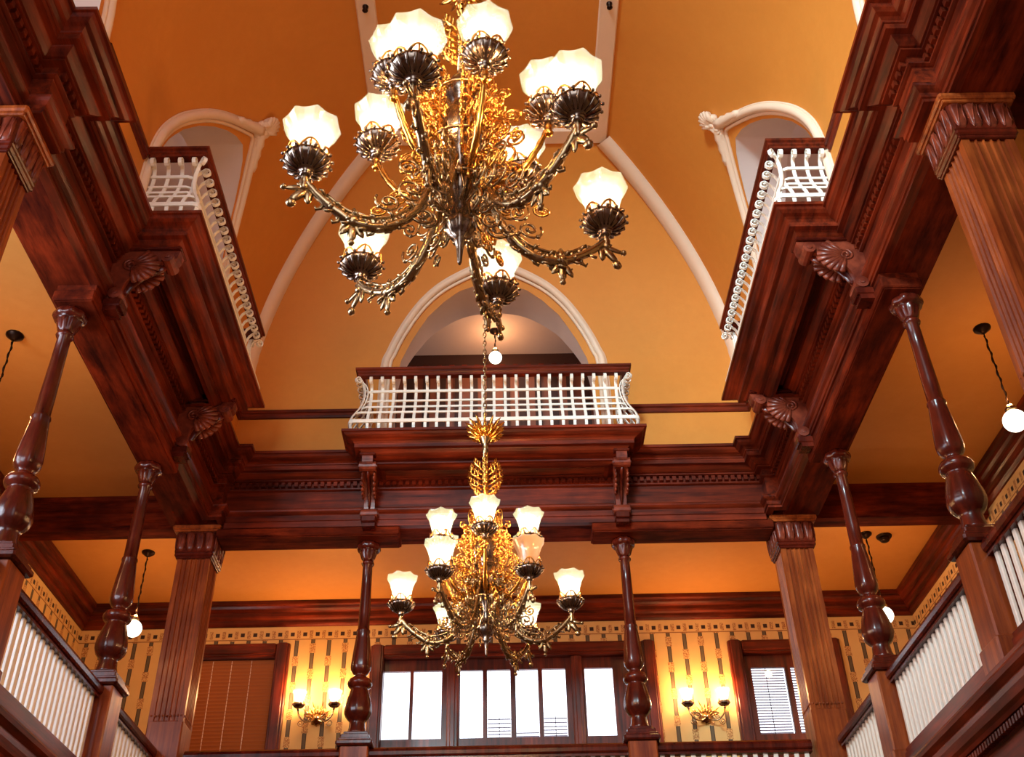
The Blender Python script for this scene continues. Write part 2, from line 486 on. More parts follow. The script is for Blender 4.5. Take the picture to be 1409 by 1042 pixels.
for sx in (-1, 1):   # cream bands round the crown, hip ribs down the corners
    MB().bevbox(min(sx * (xc - .17), sx * (xc + .03)), max(sx * (xc - .17), sx * (xc + .03)), NEAR, yc + .03, ZCROWN - .045, ZCROWN + .02, .012).build('crown_band', 'cream_rib', ce)
    th1 = math.asin((ZCROWN - CZ0) / CR)
    L, R_, Lb, Rb = [], [], [], []
    for k in range(0, 25):
        z = CZ0 - .25 + (ZCROWN - CZ0 + .25) * math.sin(PI / 2 * k / 24) if k < 24 else ZCROWN
        s = S(z); x, y = W - s, YW - s
        d = .06
        # normal of the hip pointing into the hall
        nz = -(z - CZ0) / CR if z > CZ0 else 0
        h = math.sqrt(max(0, 1 - nz * nz)) / math.sqrt(2)
        n = Vector((-h, -h, nz))
        side = Vector((1, -1, 0)).normalized()
        c = Vector((x, y, z))
        for lst, o, q in ((L, .085, .075), (R_, -.085, .075), (Lb, .095, 0), (Rb, -.095, 0)):
            p = c + side * o + n * q
            lst.append((sx * p.x, p.y, p.z))
    mb = MB(); mb.grid([Lb, L, R_, Rb]); mb.build('hip_rib', 'cream_rib', ce)
MB().bevbox(-xc, xc, yc - .17, yc + .03, ZCROWN - .046, ZCROWN + .02, .012).build('crown_band', 'cream_rib', ce)

# arch mouldings, tunnels, upper corridors
def arch_frame(kind):
    """returns map(w, z, depth) -> world for the arch on the back wall or a side"""
    if kind == 'back': return lambda w, z, d: (w, YW - S(z) + d, z)
    sx, y0 = kind
    return lambda w, z, d: (sx * (W - S(z) + d), y0 + w, z)
def smooth_tab(tab, n=5):
    return [(p.y, p.x) for p in spline([(w, z, 0) for z, w in [(a, b) for a, b in tab]], n)]
def make_arch(kind, outer, inner, n, lab):
    t = tag(empty('trim_%d' % n), lab, 'arch', 'pointed arch mouldings of the vault', 'structure')
    F = arch_frame(kind)
    tab = smooth_tab(outer)
    crv = [(-w, z) for z, w in tab] + [(w, z) for z, w in tab[::-1][1:]]
    def inset(d):
        out = []; n = len(crv)
        for i in range(n):
            p = Vector(crv[max(0, i - 1)]); q = Vector(crv[min(n - 1, i + 1)]); t_ = (q - p).normalized()
            if i == n // 2: out.append((0, crv[i][1] - d * 1.3)); continue
            out.append((crv[i][0] + t_.y * d, crv[i][1] - t_.x * d))
        k = n // 2
        return [c for c in out[:k] if c[0] < -.004] + [out[k]] + [c for c in out[k + 1:] if c[0] > .004]
    for r, d, proud in ((.043, .05, -.02), (.020, .105, -.012), (.013, .006, -.006)):
        MB().tube([F(w, z, proud) for w, z in inset(d)], r, 8).build('moulding', 'cream_rib', t)
    # reveal: from the cove back to the wall plane behind
    tab = [(7.6, inner[0][1])] + smooth_tab(inner)
    A, B = [], []
    for s in (-1, 1):
        seq = tab if s < 0 else tab[::-1][1:]
        for z, w in seq:
            A.append(F(s * w, z, 0)); p = F(s * w, z, 0)
            if kind == 'back': B.append((p[0], YW + .24, z))
            else: B.append((kind[0] * (W + .24), p[1], z))
    MB().grid([A, B]).build('reveal', 'lilac', t)
    return t, F
arches = [('back', OUT_B, INNER, 'cream pointed arch moulding in the end of the vault above the centre balcony'),
          ((-1, YARCH[0]), OUT_S, IN_S, 'cream pointed arch moulding in the left cove with carved leaf finial above left balcony'),
          ((1, YARCH[0]), OUT_S, IN_S, 'cream pointed arch moulding in the right cove with carved leaf finial above right balcony'),
          ((-1, YARCH[1]), OUT_S, IN_S, 'cream arch foot cut off by the upper left edge of the photo'),
          ((1, YARCH[1]), OUT_S, IN_S, 'cream arch foot cut off by the upper right edge of the photo')]
for i, (k, o, inn, lab) in enumerate(arches):
    t, F = make_arch(k, o, inn, i + 1, lab)
    if i in (1, 2):     # carved finial at the apex and leaf caps on the mouldings
        sx = k[0]
        mb = MB()
        zt = 10.35
        for q in range(26):
            z = zt + random.uniform(-.06, .11); w = random.uniform(-.08, .08) * (1 - .5 * abs(z - zt) / .2)
            p = F(w, z, -random.uniform(.01, .07))
            mb.blob(p, (random.uniform(.03, .055), random.uniform(.03, .05), random.uniform(.03, .05)), 6, 4)
        for q in range(7):
            a = -1.2 + q * .4
            tip = F(.12 * math.sin(a), zt + .04 + .09 * math.cos(a), -.10)
            mb.tube([F(0, zt, -.03), F(.06 * math.sin(a), zt + .02 + .05 * math.cos(a), -.09), tip], [.03, .035, .016], 6)
        mb.build('carved_finial', 'cream_rib', t)
        mb = MB()
        for s in (-1, 1):
            tb = [(w, z) for z, w in smooth_tab(o) if w < .38 and w > .03]
            mb.tube([F(s * (w - .02), z - .03, -.035) for w, z in tb], [.03 + .03 * (1 - w / .38) + .012 * (j % 2) for j, (w, z) in enumerate(tb)], 7)
        mb.build('leaf_cap', 'cream_rib', t)
# corridor behind the back arch
wu = struct('wall_back.001', 'lilac and dark papered corridor wall seen through the centre arch', 'wall')
MB().box(-GX, GX, 11.5, 11.65, 7.6, 10.5).build('corridor_wall', 'dark_frieze', wu)
MB().box(-GX, GX, 11.45, 11.5, 10.2, 10.47).build('frieze', 'dark_frieze2', wu)
mb = MB()
for k in range(60): mb.box(-GX + k * .17, -GX + k * .17 + .07, 11.43, 11.46, 10.22, 10.29)
mb.build('frieze_block', 'wood_x', wu, 'stuff')
for k in range(20):
    MB().box(-2.0 + k * .21, -1.91 + k * .21, 11.47, 11.51, 7.62, 10.2).build('panel_stile', 'dark_frieze2', wu)
MB().box(-GX, GX, 11.44, 11.5, 9.05, 9.13).build('dado_rail', 'wood_x', wu)
cu = struct('ceiling.002', 'pale ceiling of the upper corridors behind the arches', 'ceiling')
MB().box(-GX, GX, YW + .245, 11.65, 10.47, 10.55).build('back_panel', 'lilac', cu)
fu = struct('floor.002', 'floor of the upper corridors behind the balconies', 'floor')
MB().box(-GX, GX, 10.21, 11.65, 7.52, 7.62).build('back_slab', 'wood_x', fu)
wf = struct('wall_back.002', 'plaster back of the vault end wall', 'wall')
for sx in (-1, 1):
    MB().box(min(sx * 1.14, sx * GX), max(sx * 1.14, sx * GX), YW + .2, YW + .26, 7.62, 10.5).build('wall_panel', 'lilac', wf)
    nm = 'left' if sx < 0 else 'right'
    ws = struct('wall_%s.001' % nm, 'plaster wall of the upper corridor behind the %s arch' % nm, 'wall')
    if sx > 0: MB().box(4.6, 4.7, NEAR, YW + .2, 7.6, 10.6).build('corridor_wall', 'lilac', ws)
    else:
        for y0, y1, z0, z1 in ((NEAR, 1.5, 7.6, 10.6), (3.9, YW + .2, 7.6, 10.6), (1.5, 3.9, 7.6, 8.0), (1.5, 3.9, 10.2, 10.6)):
            MB().box(-4.7, -4.6, y0, y1, z0, z1).build('corridor_wall', 'lilac', ws)
        w = struct('window_6', 'broad unseen window added in the upper left corridor for daylight', 'window')  # unseen window added so daylight enters from the left
        for a_, b_, c_, d_ in ((1.5, 1.58, 8.0, 10.2), (3.82, 3.9, 8.0, 10.2), (2.67, 2.73, 8.0, 10.2), (1.5, 3.9, 8.0, 8.08), (1.5, 3.9, 10.12, 10.2)):
            MB().box(-4.68, -4.62, a_, b_, c_, d_).build('sash_bar', 'wood_z', w)
        MB().box(-4.655, -4.645, 1.55, 3.85, 8.05, 10.15).build('pane', 'pane', w)
    MB().box(min(sx * (W + .24), sx * 4.7), max(sx * (W + .24), sx * 4.7), NEAR, YW + .2, 10.5, 10.58).build('side_panel', 'lilac', cu)
    MB().box(min(sx * (XE + .36), sx * 4.7), max(sx * (XE + .36), sx * 4.7), NEAR, 10.2, 7.52, 7.62).build('side_slab', 'wood_y', fu)

# ------------------------------------------------------------------ entablatures
PIER_Y = 4.63
path = [(XE, NEAR), (XE, PIER_Y - .15), (XE - .14, PIER_Y - .15), (XE - .14, PIER_Y + .15), (XE, PIER_Y + .15), (XE, YE - .14), (XE - .14, YE - .14), (XE - .14, YE)]
path = path + [(-x, y) for x, y in path[::-1]]
P_FASCIA = [(-.05, 6.975), (.02, 6.975), (.02, 7.04), (.032, 7.045), (.032, 7.105)]
P_FASCIA_S = [(-.05, 7.035), (.02, 7.035), (.02, 7.062), (.032, 7.067), (.032, 7.105)]
P_MOULD = [(.032, 7.105), (.055, 7.12), (.07, 7.135), (.075, 7.15), (.07, 7.165), (.02, 7.175), (0, 7.18)]
P_FRIEZE = [(0, 7.18), (0, 7.40), (.012, 7.402), (.03, 7.41), (.033, 7.42), (.02, 7.432), (.02, 7.49)]
P_CORN = [(.02, 7.49), (.075, 7.493), (.075, 7.51), (.09, 7.512), (.115, 7.53), (.14, 7.552), (.145, 7.56), (.19, 7.562), (.19, 7.61), (.20, 7.613), (.205, 7.625), (.225, 7.64), (.255, 7.65), (.28, 7.668), (.295, 7.69), (.315, 7.692), (.315, 7.722), (-.25, 7.722)]
def entab(n, lab, i0, i1, mat):
    t = tag(empty('trim_%d' % n), lab, 'entablature', None, 'structure')
    for nm, pr in (('fascia', P_FASCIA if mat == 'wood_x' else P_FASCIA_S), ('moulding', P_MOULD), ('frieze', P_FRIEZE), ('cornice', P_CORN)):
        sweep(MB(), path, pr, i0, i1, False).build(nm, mat, t)
    return t
LP = len(path)
tr_r = entab(6, 'deep carved mahogany entablature along the right side of the hall', 0, 7, 'wood_y')
tr_b = entab(7, 'deep carved mahogany entablature across the back of the hall', 7, 8, 'wood_x')
tr_l = entab(8, 'deep carved mahogany entablature along the left side of the hall', 8, LP - 1, 'wood_y')
MB().box(-XE - .3, XE + .3, YE + .03, YE + .40, 6.977, 7.70).build('beam_core', 'wood_dull', tr_b)
for sx, t in ((1, tr_r), (-1, tr_l)):
    MB().box(min(sx * (XE + .03), sx * (XE + .40)), max(sx * (XE + .03), sx * (XE + .40)), NEAR, YE + .03, 7.037, 7.70).build('beam_core', 'wood_dull_y', t)
# dentils: too small to take singly, one part for each side
def dentils(t, mat, segs):
    mb = MB()
    for (x0, y0), (x1, y1), n in segs:
        L = math.hypot(x1 - x0, y1 - y0); d = Vector(((x1 - x0) / L, (y1 - y0) / L)); nn = Vector((-d.y, d.x))
        k = int(L / .068)
        for i in range(k):
            c = Vector((x0, y0)) + d * ((i + .5) * L / k)
            a, b = c - d * .02, c + d * .02
            q = [a + nn * .015, b + nn * .015, b + nn * .058, a + nn * .058]
            mb.prism([tuple(v) for v in q], 2, 7.438, 7.488)
    mb.build('dentil_course', mat, t, 'stuff')
dentils(tr_r, 'wood_y', [((XE, 1.5), (XE, PIER_Y - .15), 0), ((XE - .14, PIER_Y - .15), (XE - .14, PIER_Y + .15), 0), ((XE, PIER_Y + .15), (XE, YE - .14), 0)])
dentils(tr_l, 'wood_y', [((-XE, PIER_Y - .15), (-XE, 1.5), 0), ((-XE + .14, PIER_Y + .15), (-XE + .14, PIER_Y - .15), 0), ((-XE, YE - .14), (-XE, PIER_Y + .15), 0)])
dentils(tr_b, 'wood_x', [((XE - .14, YE), (-XE + .14, YE), 0)])
# lower architrave beams that run from each pier just past the neighbouring column
def lowbeam(t, x0, x1, y0, y1, mat):
    mb = MB(); mb.bevbox(x0, x1, y0, y1, 6.885, 6.978, .01)
    mb.box(x0 + .02, x1 - .02, y0 + .02, y1 - .02, 6.876, 6.89)
    mb.build('lower_beam', 'wood_dull' if mat == 'wood_x' else 'wood_dull_y', t)
for sx in (-1, 1):
    lowbeam(tr_b, min(sx * .99, sx * 2.86), max(sx * .99, sx * 2.86), YE - .012, YE + .30, 'wood_x')
    t = tr_r if sx > 0 else tr_l
    a, b = sorted((sx * (XE - .012), sx * (XE + .30)))
    lowbeam(t, a, b, YC0 - .16, YC1 + .16, 'wood_y')
    MB().box(a + .01, b - .01, YC0 - .14, YC1 + .14, 6.97, 7.04).build('packing_piece', 'wood_y', t)

# picture rails on the upper walls
P_RAIL = [(0, 8.415), (.02, 8.42), (.03, 8.44), (.03, 8.47), (.045, 8.48), (.045, 8.515), (.02, 8.53), (0, 8.53)]
wp = [(W, NEAR), (W, YARCH[1] - 1.36), (W, YARCH[1] + 1.36), (W, YARCH[0] - 1.36), (W, YARCH[0] + 1.36), (W, YW), (1.36, YW), (-1.36, YW), (-W, YW), (-W, YARCH[0] + 1.36), (-W, YARCH[0] - 1.36), (-W, YARCH[1] + 1.36), (-W, YARCH[1] - 1.36), (-W, NEAR)]
pr = tag(empty('trim_9'), 'narrow brown picture rail round the upper walls below the vault', 'moulding', None, 'structure')
for a, b in ((0, 1), (2, 3), (4, 5), (5, 6), (7, 8), (8, 9), (10, 11), (12, 13)):
    sweep(MB(), wp, P_RAIL, a, b).build('rail', 'wood_x' if a in (5, 7) else 'wood_y', pr)

# gallery wall cornices
P_GC = [(0, 7.15), (.02, 7.155), (.035, 7.17), (.05, 7.19), (.05, 7.22), (.085, 7.235), (.10, 7.255), (.10, 7.30), (.13, 7.31), (.155, 7.33), (.165, 7.36), (.20, 7.37), (.20, 7.42)]
gp = [(GX, NEAR), (GX, GY), (-GX, GY), (-GX, NEAR)]
for n, lab, a, m in ((10, 'stepped brown cornice where the right gallery wall meets its ceiling', 0, 'wood_y'), (11, 'stepped brown cornice where the back gallery wall meets its ceiling', 1, 'wood_x'), (12, 'stepped brown cornice where the left gallery wall meets its ceiling', 2, 'wood_y')):
    t = tag(empty('trim_%d' % n), lab, 'cornice', None, 'structure')
    sweep(MB(), gp, P_GC, a, a + 1, False).build('cornice', m, t)

# ceiling cross beams
def xbeam(n, lab, sx, y):
    t = tag(empty('trim_%d' % n), lab, 'beam', None, 'structure')
    x0, x1 = sorted((sx * 3.25, sx * (GX - .02)))
    pf = [(y - .20, 7.42), (y - .20, 7.37), (y - .17, 7.35), (y - .17, 7.27), (y - .13, 7.25), (y - .13, 7.17), (y - .10, 7.15), (y - .10, 7.07), (y + .10, 7.07), (y + .10, 7.15), (y + .13, 7.17), (y + .13, 7.25), (y + .17, 7.27), (y + .17, 7.35), (y + .20, 7.37), (y + .20, 7.42)]
    MB().prism(pf, 0, x0, x1).build('beam', 'wood_dull', t)
xbeam(13, 'brown ceiling beam crossing the left gallery to the back pier', -1, 10.05)
xbeam(14, 'brown ceiling beam crossing the right gallery to the back pier', 1, 10.05)
xbeam(15, 'brown ceiling beam crossing the left gallery at the near pier', -1, PIER_Y)
xbeam(16, 'brown ceiling beam crossing the right gallery at the near pier', 1, PIER_Y)

# gallery floor edge mouldings
P_EDGE = [(-.06, 3.14), (.05, 3.14), (.05, 3.23), (0, 3.25), (0, 3.63), (.015, 3.64), (.015, 3.69), (.06, 3.695), (.07, 3.72), (.09, 3.74), (.10, 3.79), (.10, 3.825), (.075, 3.84), (.07, 3.855), (.10, 3.89), (.105, 3.92), (.09, 3.935), (.075, 3.955), (.075, 3.98), (-.22, 3.98)]
ep = [(XC - .08, NEAR), (XC - .08, 9.9), (-XC + .08, 9.9), (-XC + .08, NEAR)]
for n, lab, a, m in ((17, 'moulded edge of the right gallery floor under its balustrade', 0, 'wood_y'), (18, 'moulded edge of the back gallery floor under its balustrade', 1, 'wood_x'), (19, 'moulded edge of the left gallery floor under its balustrade', 2, 'wood_y')):
    t = tag(empty('trim_%d' % n), lab, 'moulding', None, 'structure')
    sweep(MB(), ep, P_EDGE, a, a + 1, False).build('edge_moulding', m, t)
    mb = MB()
    if a != 1:
        sx = 1 if a == 0 else -1
        for k in range(150):
            y = 3.0 + k * .045
            x0, x1 = sorted((sx * (XC - .09), sx * (XC - .135)))
            mb.box(x0, x1, y, y + .025, 3.647, 3.687)
        mb.build('dentil_course', m, t, 'stuff')

# ------------------------------------------------------------------ windows
def casing(t, x0, x1, z0, z1, w):
    y = GY
    for a, b, c, d in ((x0, x0 + w, z0, z1), (x1 - w, x1, z0, z1), (x0 + w, x1 - w, z1 - w, z1)):
        mb = MB(); mb.bevbox(a, b, y - .06, y + .05, c, d, .012)
        if d - c > b - a: mb.bevbox(a + .03, b - .03, y - .078, y - .05, c, d, .008)
        else: mb.bevbox(a, b, y - .078, y - .05, c + .03, d - .03, .008)
        mb.build('casing', 'wood_z' if d - c > b - a else 'wood_x', t)
    MB().box(x0 - .04, x1 + .04, y - .12, y + .2, z0 - .08, z0).build('sill', 'wood_x', t)
def sash(t, x0, x1, z0, z1, panes, y):
    """one sash: frame with openings, panes set inside; panes are (x0, x1, z0, z1)"""
    f = MB()
    xs = sorted(panes)
    pz0, pz1 = panes[0][2], panes[0][3]
    f.box(x0, x1, y, y + .045, pz1, z1); f.box(x0, x1, y, y + .045, z0, pz0)
    e = x0
    for p in xs: f.box(e, p[0], y, y + .045, pz0, pz1); e = p[1]
    f.box(e, x1, y, y + .045, pz0, pz1)
    o = f.build('sash', 'wood_z', t)
    for p in xs:
        MB().box(p[0] - .005, p[1] + .005, y + .02, y + .026, p[2] - .005, p[3] + .005).build('pane', 'pane', o)
    return o
w2 = struct('window_2', 'wide bright three-part window in the middle of the back wall', 'window')
a, b, z0, z1 = WIN[1]; casing(w2, a, b, z0, z1, .165)
ZP0, ZP1 = 5.74, 6.57
sash(w2, -1.47, -.635, 5.46, 6.87, [(-1.408, -1.085, ZP0, ZP1), (-1.045, -.70, ZP0, ZP1)], GY + .06)
sash(w2, -.50, .875, 5.46, 6.87, [(-.478, -.203, ZP0, ZP1), (-.150, .133, ZP0, ZP1), (.195, .470, ZP0, ZP1), (.523, .807, ZP0, ZP1)], GY + .06)
sash(w2, 1.005, 1.75, 5.46, 6.87, [(1.04, 1.385, ZP0, ZP1)], GY + .06)
for x in (-.635, .87):
    mb = MB(); mb.bevbox(x, x + .14, GY - .02, GY + .12, 5.46, 6.71, .015); mb.bevbox(x + .04, x + .10, GY - .04, GY, 5.46, 6.70, .01); mb.build('mullion', 'wood_z', w2)
M['slat_dark'] = paint('dark_slat_and_gap', lin(92, 74, 96), lin(120, 98, 118), .5)
slat_me = MB().box(-.14, .14, -.012, .012, -.0035, .0035).mesh('slat', M['slat_dark'])
def blind(t, cx, hw, zs, y, cord=True, mesh=None, tilt=0.0, cmat='dark_iron'):
    bl = empty('blind', (cx, y, 0)); bl.parent = t
    for z in zs:
        o = bpy.data.objects.new('slat', mesh or slat_me); COL.objects.link(o); o.parent = bl
        o.location = (0, 0, z); o.scale = (hw / .14, 1, 1); o.rotation_euler = (tilt, 0, 0)
    if cord:
        for q in cord: MB().box(q - .004, q + .004, -.016, -.012, zs[-1] - .02, zs[0] + .02).build('cord', cmat, bl)
    return bl
blind(w2, .332, .135, [5.77, 5.81], GY + .13, [0.0])
blind(w2, -.008, .138, [5.98, 5.93, 5.88, 5.84, 5.80, 5.76], GY + .13, [0.0])
blind(w2, .665, .138, [5.98, 5.93, 5.88, 5.84, 5.80, 5.77], GY + .13, [0.0])
w1 = struct('window_1', 'left window with closed brown wooden blinds in the back wall', 'window')
a, b, z0, z1 = WIN[0]; casing(w1, a, b, z0, z1, .17)
sash(w1, a + .02, b - .02, 5.46, z1, [(a + .24, b - .22, 5.6, z1 - .26)], GY + .10)
bs = MB().bevbox(-.14, .14, -.006, .006, -.028, .028, .002).mesh('slat', M['wood_blind'])
blind(w1, (a + b) / 2, (b - a) / 2 - .175, [z1 - .20 - k * .045 for k in range(26)], GY + .065, [-.25, -.02, .22], bs, .5, 'cream_rib')
w3 = struct('window_3', 'right window with half open pale blinds in the back wall, their dim gaps drawn as dark slats', 'window')
a, b, z0, z1 = WIN[2]; casing(w3, a, b, z0, z1, .17)
sash(w3, a + .02, b - .02, 5.46, z1, [(3.078, 3.49, 5.72, 6.53), (3.56, 3.97, 5.72, 6.53)], GY + .05)
for cx in (3.284, 3.765):
    blind(w3, cx, .2, [6.52 - k * .0335 for k in range(25)], GY + .12, [-.02], MB().box(-.14, .14, -.010, .010, -.005, .005).mesh('slat', M['slat_dark']))  # dim gaps between pale slats drawn as dark slats; sky stands for the slats

# ------------------------------------------------------------------ piers
def reeded(x, y, h, n, d):
    """square section with n reeds cut into each face"""
    pts = []
    cor = [(-h, -h), (h, -h), (h, h), (-h, h)]
    for i in range(4):
        p, q = Vector(cor[i]), Vector(cor[(i + 1) % 4]); t = (q - p).normalized(); inn = Vector((-t.y, t.x))
        L = 2 * h; m = L * .14; w = (L - 2 * m) / n
        pts.append(p)
        for k in range(n):
            s0 = m + k * w
            pts.append(p + t * (s0 + w * .06)); pts.append(p + t * (s0 + w * .2) + inn * d)
            pts.append(p + t * (s0 + w * .8) + inn * d); pts.append(p + t * (s0 + w * .94))
    return [(x + a.x, y + a.y) for a in pts]
def make_pier():
    r = empty('fluted_pier')
    mb = MB(); mb.prism(reeded(0, 0, .163, 5, .014), 2, 5.02, 6.70); mb.build('shaft', 'wood_pier', r)
    mb = MB(); mb.bevbox(-.166, .166, -.166, .166, 3.9, 5.03, .012); mb.bevbox(-.166, .166, -.166, .166, 0, 3.9, .012)
    mb.bevbox(-.19, .19, -.19, .19, 3.95, 4.12, .015); mb.build('pedestal', 'wood_pier', r)
    mb = MB()
    for k in range(9):
        for s in (-1, 1):
            u = -.14 + k * .035
            mb.blob((u, s * .163, 5.075), (.012, .006, .012), 6, 4); mb.blob((s * .163, u, 5.075), (.006, .012, .012), 6, 4)
    mb.build('bead_row', 'wood_pier', r)
    mb = MB()
    mb.bevbox(-.18, .18, -.18, .18, 6.68, 6.705, .006); mb.bevbox(-.195, .195, -.195, .195, 6.70, 6.745, .012)
    mb.build('collar', 'wood_turned', r)
    cap = MB().bevbox(-.198, .198, -.198, .198, 6.735, 6.98, .012)
    cap = cap.build('capital', 'wood_turned', r)
    mb = MB()
    for f in range(4):
        st = len(mb.v)
        for k in range(4):
            u = -.142 + k * .0947
            for (z, w, d) in ((6.75, .030, .212),):
                path_ = [(u, .192, 6.75), (u, .200, 6.80), (u, .201, 6.86), (u + .004, .203, 6.92), (u + .01, .209, 6.952), (u + .01, .206, 6.965)]
                mb.tube(path_, [.030, .042, .045, .046, .038, .012], 6, False, .22)
            mb.tube([(u + .022, .204, 6.76), (u + .012, .212, 6.84), (u, .214, 6.92), (u - .012, .216, 6.955)], [.004, .006, .007, .004], 5)
            mb.tube([(u - .03, .204, 6.80), (u - .026, .209, 6.88), (u - .034, .212, 6.95)], [.004, .006, .004], 5)
        mb.xf(Matrix.Rotation(f * PI / 2, 4, 'Z'), st)
    mb.build('leaf_carving', 'wood_carved', cap)
    mb = MB(); mb.bevbox(-.225, .225, -.225, .225, 6.965, 6.99, .006); mb.bevbox(-.245, .245, -.245, .245, 6.985, 7.034, .012)
    mb.build('abacus', 'wood_pier', r)
    return r
PX = 3.07
pier0 = make_pier()
for i, (x, y, lab) in enumerate(((-PX, 10.03, 'square reeded wooden pier with leaf capital at the back left corner'), (PX, 10.03, 'square reeded wooden pier with leaf capital at the back right corner'),
                                 (-PX - .02, PIER_Y, 'square wooden pier with leaf capital cut by the left edge of the photo'), (PX + .03, PIER_Y, 'square wooden pier with leaf capital near the upper right edge of the photo'))):
    o = pier0 if i == 0 else copy_tree(pier0)
    o.location = (x, y, 0); tag(o, lab, 'pier', 'reeded square piers of the gallery')

# ------------------------------------------------------------------ turned columns
CP = [(.092, 4.90), (.088, 4.925), (.078, 4.96), (.074, 5.0), (.073, 5.025), (.09, 5.04), (.114, 5.07), (.127, 5.105), (.129, 5.135), (.124, 5.18), (.108, 5.25), (.088, 5.315), (.08, 5.335), (.084, 5.345), (.108, 5.36), (.118, 5.385), (.115, 5.405), (.10, 5.43), (.075, 5.445), (.058, 5.455), (.056, 5.475), (.072, 5.49), (.092, 5.525), (.096, 5.56), (.092, 5.62), (.082, 5.72), (.07, 5.83), (.062, 5.90), (.068, 5.915), (.066, 5.93), (.057, 5.945), (.056, 6.1), (.051, 6.4), (.048, 6.63), (.06, 6.64), (.066, 6.655), (.06, 6.67), (.05, 6.68), (.056, 6.69), (.066, 6.71), (.078, 6.75), (.09, 6.785), (.088, 6.795), (.112, 6.80), (.122, 6.822), (.122, 6.845), (.112, 6.868), (.10, 6.882)]
def colmod(k, a):
    z = CP[k][1]
    if 5.03 < z < 5.2: return .018 * math.cos(12 * a)
    if 5.5 < z < 5.9: return .03 * math.cos(6 * a)
    if 6.7 < z < 6.79: return .07 * math.cos(8 * a)
    if 6.8 < z < 6.87: return .05 * math.cos(8 * a + PI)
    return 0
def make_column():
    r = empty('turned_column')
    MB().lathe([p for p in CP if p[1] < 6.69], 48, (0, 0, 0), lambda k, a: colmod(k, a)).build('shaft', 'wood_turned', r)
    i0 = [i for i, p in enumerate(CP) if p[1] >= 6.68][0]
    MB().lathe(CP[i0:], 48, (0, 0, 0), lambda k, a: colmod(k + i0, a)).build('capital', 'wood_turned', r)
    mb = MB(); mb.bevbox(-.108, .108, -.108, .108, 4.875, 4.905, .006); mb.bevbox(-.130, .130, -.130, .130, 4.835, 4.88, .008)
    mb.bevbox(-.150, .150, -.150, .150, 4.815, 4.838, .006); mb.bevbox(-.168, .168, -.168, .168, 4.765, 4.818, .014); mb.build('pedestal_cap', 'wood_turned', r)
    mb = MB(); mb.bevbox(-.132, .132, -.132, .132, 4.12, 4.77, .012); mb.bevbox(-.148, .148, -.148, .148, 3.975, 4.14, .012)
    mb.build('pedestal', 'wood_pier', r)
    return r
col0 = make_column()
cols = [(-XA, 10.0, 'slender turned column left of the centre balcony in the back gallery'), (XA, 10.0, 'slender turned column right of the centre balcony in the back gallery'),
        (-XC, YC0, 'nearer turned column of the left gallery, cut by the left edge of the photo'), (XC, YC0, 'nearer turned column of the right gallery'),
        (-XC, YC1, 'farther turned column of the left gallery beside the lit globe'), (XC, YC1, 'farther turned column of the right gallery in front of a globe lamp')]
for i, (x, y, lab) in enumerate(cols):
    o = col0 if i == 0 else copy_tree(col0)
    o.location = (x, y, 0); tag(o, lab, 'column', 'turned gallery columns')

# ------------------------------------------------------------------ gallery balustrades
bal_me = MB().bevbox(-.021, .021, -.012, .012, 0, .57, .004).mesh('baluster', M['white_paint'])
def balustrade(p0, p1, lab, pitch=.088):
    v = Vector((p1[0] - p0[0], p1[1] - p0[1], 0)); L = v.length; rz = math.atan2(v.y, v.x)
    t = empty('balustrade', (p0[0], p0[1], 0), rz); tag(t, lab, 'balustrade', 'white gallery balustrades')
    mb = MB(); h = [(-.062, 4.70), (-.05, 4.685), (.05, 4.685), (.062, 4.70), (.066, 4.73), (.055, 4.757), (.03, 4.775), (-.03, 4.775), (-.055, 4.757), (-.066, 4.73)]
    mb.prism(h, 0, 0, L); mb.box(0, L, -.04, .04, 4.66, 4.69); mb.build('handrail', 'wood_turned', t)
    mb = MB(); mb.bevbox(0, L, -.045, .045, 4.10, 4.15, .008); mb.box(0, L, -.06, .06, 3.98, 4.105); mb.build('bottom_rail', 'wood_x', t)
    n = max(1, int((L - .04) / pitch))
    for k in range(n):
        o = bpy.data.objects.new('baluster', bal_me); COL.objects.link(o); o.parent = t
        o.location = ((k + .5) * L / n, 0, 4.12)
    return t
YB = 10.0
balustrade((-PX + .195, YB), (-XA - .135, YB), 'white back balustrade between the left pier and left column')
balustrade((-XA + .135, YB), (XA - .135, YB), 'white back balustrade between the two back columns below the wide window')
balustrade((XA + .135, YB), (PX - .195, YB), 'white back balustrade between the right column and right pier')
for sx, nm in ((-1, 'left'), (1, 'right')):
    balustrade((sx * XC, PIER_Y + .2), (sx * XC, YC0 - .135), 'white %s balustrade between the near pier and the nearer column, cut by the photo edge' % nm)
    balustrade((sx * XC, YC0 + .135), (sx * XC, YC1 - .135), 'white %s balustrade between the two turned columns' % nm)
    balustrade((sx * XC, YC1 + .135), (sx * XC, 9.83), 'white %s balustrade between the farther column and the back pier' % nm)

